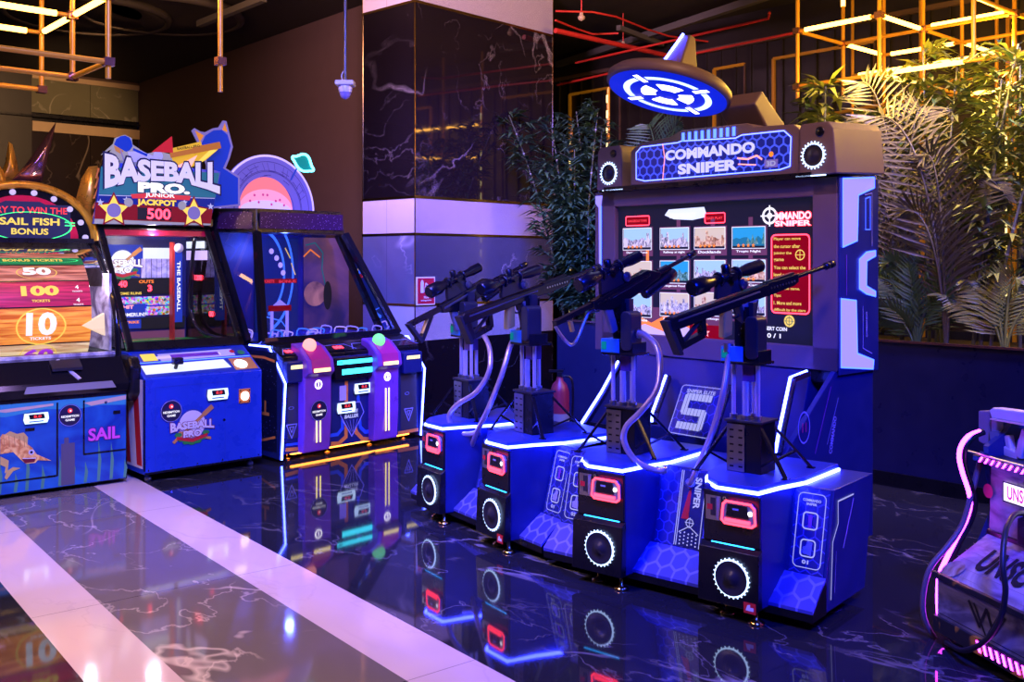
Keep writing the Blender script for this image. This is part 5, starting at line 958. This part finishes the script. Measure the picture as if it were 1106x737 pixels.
# walls
A_ = Vector((-1.75,11.63)); B_ = Vector((-6.33,16.8)); WB = Fr(B_.x, B_.y, math.degrees(math.atan2(A_.y-B_.y, A_.x-B_.x))); Lw = (A_-B_).length
m = MB(); m.box(0, Lw+1.0, 0, .15, 0, 4.6, 'wall_brown'); w = m.build('wall_back'); place(w, WB); struct(w)
WL = Fr(B_.x-12*.734, B_.y-12*.68, math.degrees(math.atan2(.68,.734))); m = MB(); zs = lambda py: 1.6+(281-py)/F*16.8
for z0, z1, mt, th in ((0,zs(151),'wall_marble_black',0),(zs(151),zs(141),'beige_stone',.04),(zs(141),zs(132),'black',-.05),(zs(132),zs(98),'wall_marble',0),(zs(98),zs(93),'beige_stone',.03),(zs(93),4.6,'wall_brown',0)):
    m.box(10.3, 12.0+(.05 if mt == 'beige_stone' else 0), -th, .2, z0, z1, mt)
m.box(0,10.3,-.0,.2,0,4.6,'wall_dark'); m.box(0,12,-.08,.0,zs(137),zs(135),'black'); w = m.build('wall_left'); place(w, WL); struct(w)
m = MB(); m.box(-9,6,6.4,6.55,0,4.6,'wall_dark'); w = m.build('wall_right'); place(w, GC); struct(w)
m = MB()
for x0, x1 in ((-6.42,-5.46),(-3.88,-3.43),(-3.02,-1.75),(-.35,1.05),(1.97,3.36)):
    m.rail([(x0,6.38,1.2),(x0,6.38,3.98)],.034,.034,'gold_tube',(0,1,0)); m.rail([(x0,6.38,3.98),(x1,6.38,3.98)],.034,.034,'gold_tube'); m.rail([(x1,6.38,1.2),(x1,6.38,3.98)],.02,.02,'wall_brown',(0,1,0))
for i in range(64):
    x = -8.2+i*.22; m.box(x,x+.03,6.37,6.4,0.4,4.25,'wall_dark')
m.box(-8.5,6,6.34,6.4,4.2,4.25,'wall_brown'); t = m.build('trim_2'); place(t, GC); struct(t)
# planter with plants
m = MB(); m.box(-3.15,3.2,2.93,3.0,0,1.02,'planter_navy'); m.box(-3.15,3.2,4.6,4.66,0,1.0,'planter_navy'); m.box(-3.15,-3.09,3.0,4.6,0,1.02,'planter_navy'); m.box(3.14,3.2,3.0,4.6,0,1.0,'planter_navy'); m.box(-3.09,3.14,3.0,4.6,.85,.93,'soil')
m.box(-3.17,3.22,2.91,2.95,1.02,1.035,'bronze_gloss'); m.box(-3.16,3.2,2.915,2.93,0,.1,'black')
pt_ = m.build('plant_box'); place(pt_, GC); tag(pt_, 'long dark navy planter box behind the sniper game holding bamboo and palms', 'planter')
def leaf(m, p, d, L, w, mt, up=Vector((0,0,1)), droop=.25):
    d = d.normalized(); sd = d.cross(up); sd = sd.normalized() if sd.length > .05 else Vector((1,0,0)); q = p+d*L*.45+up*L*.03
    m.add([p, q+sd*w*.5, p+d*L-up*L*droop, q-sd*w*.5, q-up*w*.25], [(0,1,4),(1,2,4),(2,3,4),(3,0,4)], mt, True)
def bamboo(label, gx, gy, h, stems, seed, t0=.3, light=False, clumps=26, L0=.15, grp=None):
    """stems: (dx, dy) of each cane's tip from its foot, and its share of the height"""
    r = random.Random(seed); o = thing('bamboo_plant', label, 'plant', GC, grp); o.location = GC.w(gx, gy, .93)
    lv = MB()
    for k, (dx, dy, f) in enumerate(stems):
        base = Vector(((k-len(stems)/2)*.05, r.random()*.06, 0)); top = base+Vector((dx, dy, h*f)); mid = (base+top)*.5+Vector((-dx*.12, 0, .02))
        at = lambda t: (1-t)**2*base+2*t*(1-t)*(mid*2-(base+top)*.5)+t*t*top
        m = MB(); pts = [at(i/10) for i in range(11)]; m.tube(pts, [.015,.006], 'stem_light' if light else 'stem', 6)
        for i in range(1, 10): m.lathe([(.018-.0009*i,-.006),(.018-.0009*i,.006)], pts[i], pts[i+1]-pts[i-1], 'node_pale', 7)
        m.build('stem', o)
        for i in range(clumps):
            t = t0+(1-t0)*((i+r.random())/clumps); p = at(t); a0 = r.random()*6.28; tw = Vector((math.cos(a0), math.sin(a0), .55)).normalized()*(.06+.2*r.random()*(1-t*.4)); lv.tube([p, p+tw], .0022, 'stem', 3)
            for j in range(7):
                a1 = a0+(r.random()-.5)*2.6; lm = 'leaf_lit' if light and r.random() < .85 else 'leaf'
                leaf(lv, p+tw*(.35+.1*j), Vector((math.cos(a1), math.sin(a1), .9*(r.random()-.15))), L0*(.7+.7*r.random()), L0*.25, lm, droop=.1+.35*r.random())
    lv.build('foliage', o); return o
def palm(label, gx, gy, fronds, seed, mt='palm_leaf', L0=.36, grp=None):
    """fronds: (sideways reach, reach toward the wall, height, droop of the tip)"""
    r = random.Random(seed); o = thing('palm_plant', label, 'plant', GC, grp); o.location = GC.w(gx, gy, .93)
    for dx, dy, ht, dr in fronds:
        N = 36; pts = []
        for i in range(N+1):
            t = i/N; pts.append(Vector((dx*(.25*t+.75*t*t*t**.3), dy*t*t, ht*math.sin(min(1, t)*math.pi*.5)-dr*t**4)))
        m = MB(); m.tube(pts, [.013,.003], mt, 5); side = Vector((1,0,0)) if abs(dx) < ht*.9 else Vector((0,0,1)); side = Vector((.92,.38*(1 if r.random() < .5 else -1),0))
        for i in range(9, N+1):
            t = i/N; dd = (pts[i]-pts[i-1]).normalized(); L = L0*math.sin(math.pi*(.16+.80*t))+.04; sd = (side-dd*side.dot(dd)).normalized()
            for s_ in (-1, 1):
                for j in ((0, .5) if t > .8 else (0,)):
                    p = pts[i-1].lerp(pts[i], j); leaf(m, p, sd*s_+dd*.75+Vector((0,-.12,-.1-.2*r.random())), L*(.92+.16*r.random()), .021, mt, up=Vector((0,-1,.25)), droop=.06)
        m.build('frond', o)
    return o
def gx_(px, y): return YP(GC, y).uv(px, 300)[0]
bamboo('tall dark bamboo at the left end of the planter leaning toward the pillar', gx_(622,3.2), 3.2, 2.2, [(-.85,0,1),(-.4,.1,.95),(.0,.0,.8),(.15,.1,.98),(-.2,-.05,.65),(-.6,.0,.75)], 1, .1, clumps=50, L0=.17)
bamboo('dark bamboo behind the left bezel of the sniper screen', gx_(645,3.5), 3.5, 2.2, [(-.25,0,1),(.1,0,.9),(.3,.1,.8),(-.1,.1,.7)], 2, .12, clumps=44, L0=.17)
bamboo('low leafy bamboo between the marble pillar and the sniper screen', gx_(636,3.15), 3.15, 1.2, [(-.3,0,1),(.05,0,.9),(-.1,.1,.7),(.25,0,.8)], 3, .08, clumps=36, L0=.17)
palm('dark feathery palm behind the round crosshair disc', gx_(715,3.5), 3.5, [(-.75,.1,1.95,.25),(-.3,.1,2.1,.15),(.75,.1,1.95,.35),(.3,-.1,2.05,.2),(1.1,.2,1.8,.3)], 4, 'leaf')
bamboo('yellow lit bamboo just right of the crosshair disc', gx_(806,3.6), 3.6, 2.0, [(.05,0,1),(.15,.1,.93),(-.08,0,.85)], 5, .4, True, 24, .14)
bamboo('yellow lit bamboo above the right top speaker', gx_(898,3.4), 3.4, 2.08, [(.02,0,1),(-.15,.1,.92),(.18,.1,.86),(-.2,0,.8)], 6, .5, True, 26, .2)
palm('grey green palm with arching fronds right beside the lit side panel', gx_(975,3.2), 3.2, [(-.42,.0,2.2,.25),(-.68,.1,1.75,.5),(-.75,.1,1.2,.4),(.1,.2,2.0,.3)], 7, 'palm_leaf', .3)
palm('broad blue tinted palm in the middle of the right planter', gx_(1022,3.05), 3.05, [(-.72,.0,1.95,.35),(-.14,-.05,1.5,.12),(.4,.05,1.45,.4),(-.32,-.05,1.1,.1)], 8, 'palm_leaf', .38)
bamboo('tall yellow lit bamboo in front of the right gold tube lattice', gx_(1012,3.75), 3.75, 2.3, [(-.05,0,1),(.12,.1,.95),(-.35,.05,.9)], 9, .45, True, 40, .18)
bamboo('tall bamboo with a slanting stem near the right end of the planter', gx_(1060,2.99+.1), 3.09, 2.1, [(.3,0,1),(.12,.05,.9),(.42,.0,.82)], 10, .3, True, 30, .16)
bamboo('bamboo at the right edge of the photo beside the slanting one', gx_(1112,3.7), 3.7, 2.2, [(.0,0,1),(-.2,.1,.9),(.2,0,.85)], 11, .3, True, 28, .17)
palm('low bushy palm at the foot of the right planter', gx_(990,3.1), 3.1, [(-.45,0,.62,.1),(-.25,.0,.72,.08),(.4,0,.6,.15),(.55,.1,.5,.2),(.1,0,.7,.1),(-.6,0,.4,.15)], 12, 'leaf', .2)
palm('small palm low at the right end of the planter', gx_(1085,3.1), 3.1, [(-.5,0,.5,.1),(-.3,0,.6,.1),(.4,.1,.5,.2),(.1,0,.62,.1)], 13, 'leaf_lit', .2)
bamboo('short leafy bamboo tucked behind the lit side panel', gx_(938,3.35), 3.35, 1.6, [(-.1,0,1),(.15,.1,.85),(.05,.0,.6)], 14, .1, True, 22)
# gold tube lattices
def lattice(name, label, fr, z0, nodes, tubes, lit):
    o = thing(name, label, 'light fixture', fr)
    for a_, b_ in tubes:
        m = MB(); m.tube([a_, b_], .017, 'gold_tube', 10); m.build('tube', o)
    for a_, b_ in lit:
        A, B2 = Vector(a_), Vector(b_); m = MB(); m.tube([A, B2], .015, 'gold_tube', 8); t = m.build('tube', o)
        m = MB(); m.tube([A.lerp(B2,.1)+Vector((0,0,.0)), A.lerp(B2,.9)], .019, 'warm_led', 10); m.build('light_tube', t)
    for n_ in nodes: m = MB(); m.box(n_[0]-.03,n_[0]+.03,n_[1]-.03,n_[1]+.03,n_[2]-.025,n_[2]+.025,'bronze_gloss'); m.build('joint', o)
    return o
X = [-1.01,-.27,.47,1.21,1.95]; Y = [3.70,4.44,5.18,5.92]; zA, zB, zT = 3.55, 3.08, 4.29; Zc = 4.59
tb = []; 
for i, j, zb in ((0,0,zB-.12),(0,1,zA-.5),(1,0,zB-.02),(1,1,.95),(0,2,zA-.6),(1,2,zA-.35),(2,0,zB-.0),(2,1,.95),(2,2,zB-.2),(3,0,zB-.1),(3,1,zB),(1,3,zB-.1)): tb.append(((X[i],Y[j],zb),(X[i],Y[j],Zc)))
E_ = lambda a_, b_, z, : ((X[a_[0]],Y[a_[1]],z),(X[b_[0]],Y[b_[1]],z))
tb += [E_((0,0),(0,1),zA), E_((0,1),(1,1),zA), E_((1,1),(2,1),zA), E_((1,2),(3,2),zA), E_((1,1),(1,2),zA), E_((0,0),(1,0),zB), E_((0,2),(1,2),zB), E_((1,2),(1,3),zB), E_((2,0),(2,1),zA), E_((2,1),(2,2),zA), E_((2,0),(3,0),zB),
       E_((0,0),(1,0),zT), E_((0,1),(1,1),zT), E_((1,0),(1,1),zT), E_((1,0),(3,0),zT), E_((2,0),(2,1),zT), E_((1,1),(2,1),zT), E_((0,0),(0,1),zT), E_((0,2),(1,2),zT), E_((1,1),(1,2),zB), E_((1,1),(2,1),zB)]
lt = [E_((0,0),(1,0),zA), E_((0,1),(0,2),zA), E_((1,0),(1,1),zA), E_((0,2),(1,2),zA), E_((1,2),(1,3),zA), E_((1,1),(2,1),zA+.02), E_((1,0),(2,0),zB), E_((1,0),(1,1),zB), E_((1,2),(2,2),zB), ((X[0],Y[1],zA+.28),(X[0],Y[1],zA+.85)), ((X[2]+.28,Y[1],zA-.4),(X[2]+.28,Y[1],zA+.1)), E_((2,0),(2,1),zT-.2), E_((2,2),(3,2),zB)]
Xm = -1.75; lt += [((Xm,Y[3],zB),(X[0],Y[3],zB)), ((X[0],Y[2],zB),(X[0],Y[3],zB)), ((Xm,Y[3],zA),(X[0],Y[3],zA)), ((X[0],Y[3],zA),(X[1],Y[3],zA))]; tb += [((Xm,Y[3],zB-.1),(Xm,Y[3],Zc)), ((X[0],Y[3],1.2),(X[0],Y[3],Zc)), ((X[0],Y[2],zB),(Xm,Y[2]+.2,zB))]
lattice('tube_lattice', 'gold tube lattice with lit warm bars above the plants at right', GC, zA, [(X[0],Y[0],zA),(X[1],Y[0],zA+.0),(X[0],Y[0],zB),(X[1],Y[1],zA),(X[2],Y[1],zA),(X[1],Y[0],zT),(X[2],Y[0],zT),(X[0],Y[1],zA)], tb, lt)
LF = Fr(-2.445, 6.0, -48.3); c = .65; z1, z2, z3 = 2.8, 3.2, 3.9
tb = [((0,0,z1-.1),(0,0,Zc)), ((-c,0,z1-.02),(-c,0,Zc)), ((-2*c,0,z1-.02),(-2*c,0,Zc)), ((0,-1.3,z1),(0,-1.3,Zc)), ((-c,-1.3,z1-.0),(-c,-1.3,Zc)), ((-2*c,-.65,z1+.2),(-2*c,-.65,Zc)), ((0,.72,z1-.1),(0,.72,Zc)),
      ((0,0,z1),(0,-1.9,z1)), ((-c,0,z1),(-c,-1.9,z1)), ((-2*c,0,z1),(-2*c,-1.9,z1)), ((0,0,z1),(-c,0,z1)), ((0,0,z2),(0,-1.5,z2)), ((0,-1.3,z1),(-c,-1.3,z1)), ((0,0,z2),(0,.72,z2+.3)), ((-c,0,z3),(-2*c,0,z3)), ((-c,-.65,z2),(0,-.65,z2))]
lt = [((-2*c,0,z2),(-c,0,z2)), ((-c,0,z2),(0,0,z2)), ((-c,0,z2),(-c,-1.0,z2)), ((-c,-1.0,z2),(-c,-2.0,z2)), ((-2*c,0,z2),(-2*c,-1.0,z2)), ((-c,-1.0,z2+.3),(-2*c,-1.0,z2+.3))]
lattice('tube_lattice', 'gold tube lattice with lit warm bars hanging at the upper left', LF, z1, [(0,0,z1),(-c,0,z1),(-2*c,0,z1),(-c,0,z2),(0,.72,z1+.1),(0,0,z2)], tb, lt)
for px, y, za, zb, lb in ((617,3.6,.95,3.0,'gold rod among the dark bamboo left of the sniper screen'), (657,3.9,.95,3.4,'gold rod behind the bamboo above the left top speaker'), (1088,3.9,.95,2.6,'gold rod near the right end of the planter')):
    m = MB(); u = gx_(px, y); m.tube([(u,y,.93),(u,y,zb)], .018, 'gold_tube', 10)
    for i in range(int((zb-1)/.16)): m.tube([(u,y-.02,1+i*.16),(u,y-.02,1.08+i*.16)], .008, 'yellow_led', 6)
    o = m.build('gold_rod'); place(o, GC); tag(o, lb, 'light rod')
# pipes under the ceiling
def onz(px, py, z): r = ray(px, py); t = (z-H)/r.z; return Vector((r.x*t, t, z))
for lb, mt, r_, z, pts in (('thick red sprinkler pipe running from the pillar toward the disc', 'red_pipe', .03, 4.1, [(600,33),(738,64)]), ('thin red pipe highest above the plants', 'red_pipe', .012, 4.35, [(600,12),(640,13),(665,18),(700,32),(722,39),(765,45)]),
        ('bent red pipe below the highest one by the pillar', 'red_pipe', .012, 4.2, [(600,22),(625,32),(640,37),(668,36)]), ('long red pipe rising to the right above the disc', 'red_pipe', .014, 4.0, [(622,68),(700,50),(830,20),(831,14)]),
        ('lowest red pipe along the dark back wall', 'red_pipe', .014, 3.8, [(602,92),(664,78),(740,60),(860,35)])):
    m = MB(); m.tube([onz(*p, z) for p in pts], r_, mt, 8); tag(m.build('ceiling_pipe'), lb, 'pipe')
for lb, z, pts, w in (('long grey steel beam slanting up to the right under the ceiling', 4.45, [(602,70),(830,-5)], .08), ('short grey steel beam crossing behind the red pipes', 4.4, [(668,30),(715,48)], .06), ('grey steel beam above the brown wall at left', 4.4, [(215,26),(285,-2)], .07)):
    m = MB(); m.rail([onz(*p, z) for p in pts], w, w, 'pipe_grey'); tag(m.build('ceiling_beam'), lb, 'beam')
for px, py, lb in ((628,20,'round sprinkler head nearest the pillar top'), (673,50,'round sprinkler head on the thick red pipe')):
    m = MB(); c_ = onz(px, py, 4.2); m.lathe([(.02,.06),(.025,.03),(.04,.02),(.035,-.01),(0,-.03)], c_, (0,0,1), 'beige_stone', 14); m.tube([c_, c_+Vector((0,0,.4))], .008, 'red_pipe', 6); tag(m.build('sprinkler_head'), lb, 'sprinkler')
for px, py, lb in ((95,30,'large round duct opening nearer the gold lattice'), (175,30,'large round duct opening right of the single gold pole')):
    m = MB(); c_ = onz(px, py, 4.35); c_.z = 4.5; m.torus(c_, (0,0,1), .9, .05, 'duct', 36, 8); m.lathe([(.9,.1),(.9,0),(.6,.08),(.0,.08)], c_-Vector((0,0,.04)), (0,0,1), 'duct', 36); tag(m.build('ceiling_duct'), lb, 'duct')
# camera on its rod
cm = thing('dome_camera', 'white dome security camera hanging on a thin rod from the ceiling', 'security camera', Fr(-1.178, 7.0, 0))
m = MB(); m.tube([(0,0,2.86),(0,0,4.6)], .012, 'mid_grey', 8); m.build('hanging_rod', cm)
m = MB(); m.box(-.065,.065,-.06,.06,2.83,2.865,'camera_white'); m.lathe([(.045,.0),(.05,-.02),(.045,-.05)], (0,0,2.835), (0,0,1), 'camera_white', 18); m.build('housing', cm, .008)
m = MB(); m.lathe([(.042,.0),(.04,-.02),(.028,-.045),(0,-.055)], (0,0,2.79), (0,0,1), 'camera_lens', 18); m.build('lens_dome', cm)
m = MB(); m.tube([(.0,0,2.95),(-.025,0,2.91),(-.02,0,2.87)], .005, 'white_cable', 6, 3); m.build('camera_cable', cm)
# fire extinguisher behind the sniper decks
fe = thing('fire_extinguisher', 'red fire extinguisher standing behind the second rifle post', 'fire extinguisher', Fr(.40, 8.3, 0))
m = MB(); m.lathe([(.075,0),(.08,.02),(.08,.5),(.06,.56),(.03,.59),(.025,.62)], (0,0,0), (0,0,1), 'dark_red', 22); ex = m.build('cylinder', fe)
m = MB(); m.lathe([(.081,.0),(.081,.1)], (0,0,.22), (0,0,1), 'grey', 22); m.build('label_band', ex)
m = MB(); m.box(-.02,.02,-.02,.02,.61,.66,'black'); m.box(-.09,.03,-.012,.012,.66,.68,'black'); m.tube([(.02,0,.63),(.1,0,.6),(.11,0,.4),(.1,0,.25)], .01, 'black', 8, 4); m.build('valve_and_hose', fe)

# ================================================================ light
def lamp(name, kind, loc, energy, col, size=.5, target=None, angle=70, blend=.6):
    l = bpy.data.lights.new(name, kind); l.energy = energy; l.color = col
    o = bpy.data.objects.new(name, l); C0.objects.link(o); o.location = loc
    if kind == 'AREA': l.size = size
    if kind in ('POINT', 'SPOT'): l.shadow_soft_size = size
    if kind == 'SPOT': l.spot_size = R(angle); l.spot_blend = blend
    if target is not None: o.rotation_euler = (Vector(target)-Vector(loc)).to_track_quat('-Z', 'Y').to_euler()
    return o
lamp('fill_blue_front', 'SPOT', (1.6,1.3,3.6), 2000, (.003,.02,1), .25, (1.0,5.0,.25), 50, .6)  # added blue fill on the pods, standing in for strip light and bounce
lamp('fill_blue_left', 'SPOT', (-1.2,3.6,4.2), 1300, (.006,.03,1), .25, (.3,6.0,.5), 50, .7)  # added blue spot over the left pods and rifles
lamp('fill_blue_right', 'SPOT', (3.2,3.2,4.2), 500, (.003,.01,1), .3, (2.6,6.6,.5), 60, .8)  # unseen blue spot added for the planter side
lamp('fill_violet_left', 'SPOT', (-.6,2.6,4.2), 1900, (.07,.09,1), .4, (-2.0,7.6,.7), 62, .7)  # added spot brightening the blue fronts of the left machines
lamp('fill_white_left', 'SPOT', (-1.2,3.6,4.3), 240, (1,.85,.95), .4, (-2.2,7.4,1.5), 60, .8)  # weak white fill added over the left machines
lamp('fill_rose_floor', 'SPOT', (-2.6,3.2,4.3), 900, (1,.62,.55), .4, (-1.7,4.2,0), 80, .8)  # rosy spot added to tint the white floor stripes
lamp('fill_lavender_floor', 'SPOT', (-.6,4.4,4.3), 260, (.6,.35,1), .4, (-1.7,5.6,0), 70, .8)  # lavender fill added for the far end of the stripes
lamp('fill_violet_pillar', 'SPOT', (-.9,6.0,4.3), 1300, (1,.55,.85), .3, (-.4,10.0,3.7), 62, .6)  # added pink wash on the pillar's upper band
lamp('fill_blue_pillar', 'SPOT', (.3,6.6,3.6), 1600, (.04,.05,1), .3, (-.2,10.0,1.2), 72, .5)  # added blue wash on the lower pillar
lamp('fill_lavender_pillar', 'SPOT', (-2.0,7.4,4.2), 260, (.5,.4,1), .3, (-1.2,9.8,1.8), 60, .6)  # lavender fill added for the pillar's left face
lamp('fill_warm_top', 'SPOT', (1.2,2.6,4.3), 420, (1,.5,.35), .3, (1.6,6.4,2.3), 50, .7)  # added warm spot on the sniper cabinet's top
lamp('fill_warm_wall', 'SPOT', (-4.6,11.5,4.2), 700, (1,.55,.25), .3, (-7.6,15.9,3.7), 36, .6)  # narrow warm spot added for the marble wall bands
lamp('fill_brown_wall', 'AREA', (-3.2,9.0,4.0), 40, (1,.5,.3), 1.0, (-4.0,14,2.4))  # weak area light added on the brown wall
lamp('fill_blue_plants', 'SPOT', (3.3,5.2,4.2), 900, (.15,.17,1), .2, (3.3,7.3,1.6), 70, .5)  # bluish spot added to brighten the palms
lamp('fill_teal_plants', 'SPOT', (.3,6.2,4.2), 900, (.08,.25,1), .3, (.6,8.8,1.6), 50, .7)  # teal spot added for the dark left bamboo
lamp('fill_white_right', 'SPOT', (1.4,2.2,3.6), 150, (.75,.6,1), .3, (2.3,4.4,.4), 40, .8)  # pale fill added on the worn cabinet
for gx, gy, gz, e in ((.5,2.85,3.1,65), (1.2,2.8,3.0,120), (-.1,3.0,3.1,80), (1.9,2.9,2.9,90), (.4,4.4,3.3,90)): lamp('added_warm_point', 'POINT', GC.w(gx, gy, gz), e, (1,.55,.08), .05)  # warm points added to light the plants, mostly standing before the lattice
for gx, gy in ((-.65,-.6), (-.3,.3)): lamp('added_warm_point', 'POINT', LF.w(gx, gy, 3.4), 30, (1,.5,.08), .05)  # warm points added among the left lattice's bars
# point fills added inside the machines to light their interiors
def inner_fill(name, fr, p, e, c, s=.03): lamp(name, 'POINT', fr.w(*p), e, c, s)
inner_fill('wheel_game_fill', GS, (-.15,.35,1.5), 6, (.9,.85,1)); inner_fill('baseball_game_fill', GB, (.45,.9,1.8), 12, (.95,.85,1)); inner_fill('space_game_fill', GT, (.7,.9,1.7), 22, (.08,.14,1))
wd = bpy.data.worlds.new('world'); sc.world = wd; wd.use_nodes = True; wd.node_tree.nodes['Background'].inputs[0].default_value = (.06,.05,.3,1); wd.node_tree.nodes['Background'].inputs[1].default_value = .1
# ================================================================ camera
cd = bpy.data.cameras.new('camera'); cam = bpy.data.objects.new('camera', cd); C0.objects.link(cam); sc.camera = cam
cam.location = (0,0,H); cam.rotation_euler = (R(90),0,0); cd.sensor_width = 36; cd.lens = F/1106*36; cd.shift_y = -(368.5-HY)/1106; cd.clip_start = .05; cd.clip_end = 100
sc.view_settings.view_transform = 'Standard'; sc.view_settings.look = 'None'; sc.view_settings.gamma = 1; sc.view_settings.use_curve_mapping = False; sc.view_settings.exposure = 0
sc.cycles.use_denoising = True; sc.cycles.max_bounces = 8; sc.cycles.transparent_max_bounces = 12; sc.cycles.sample_clamp_indirect = 6
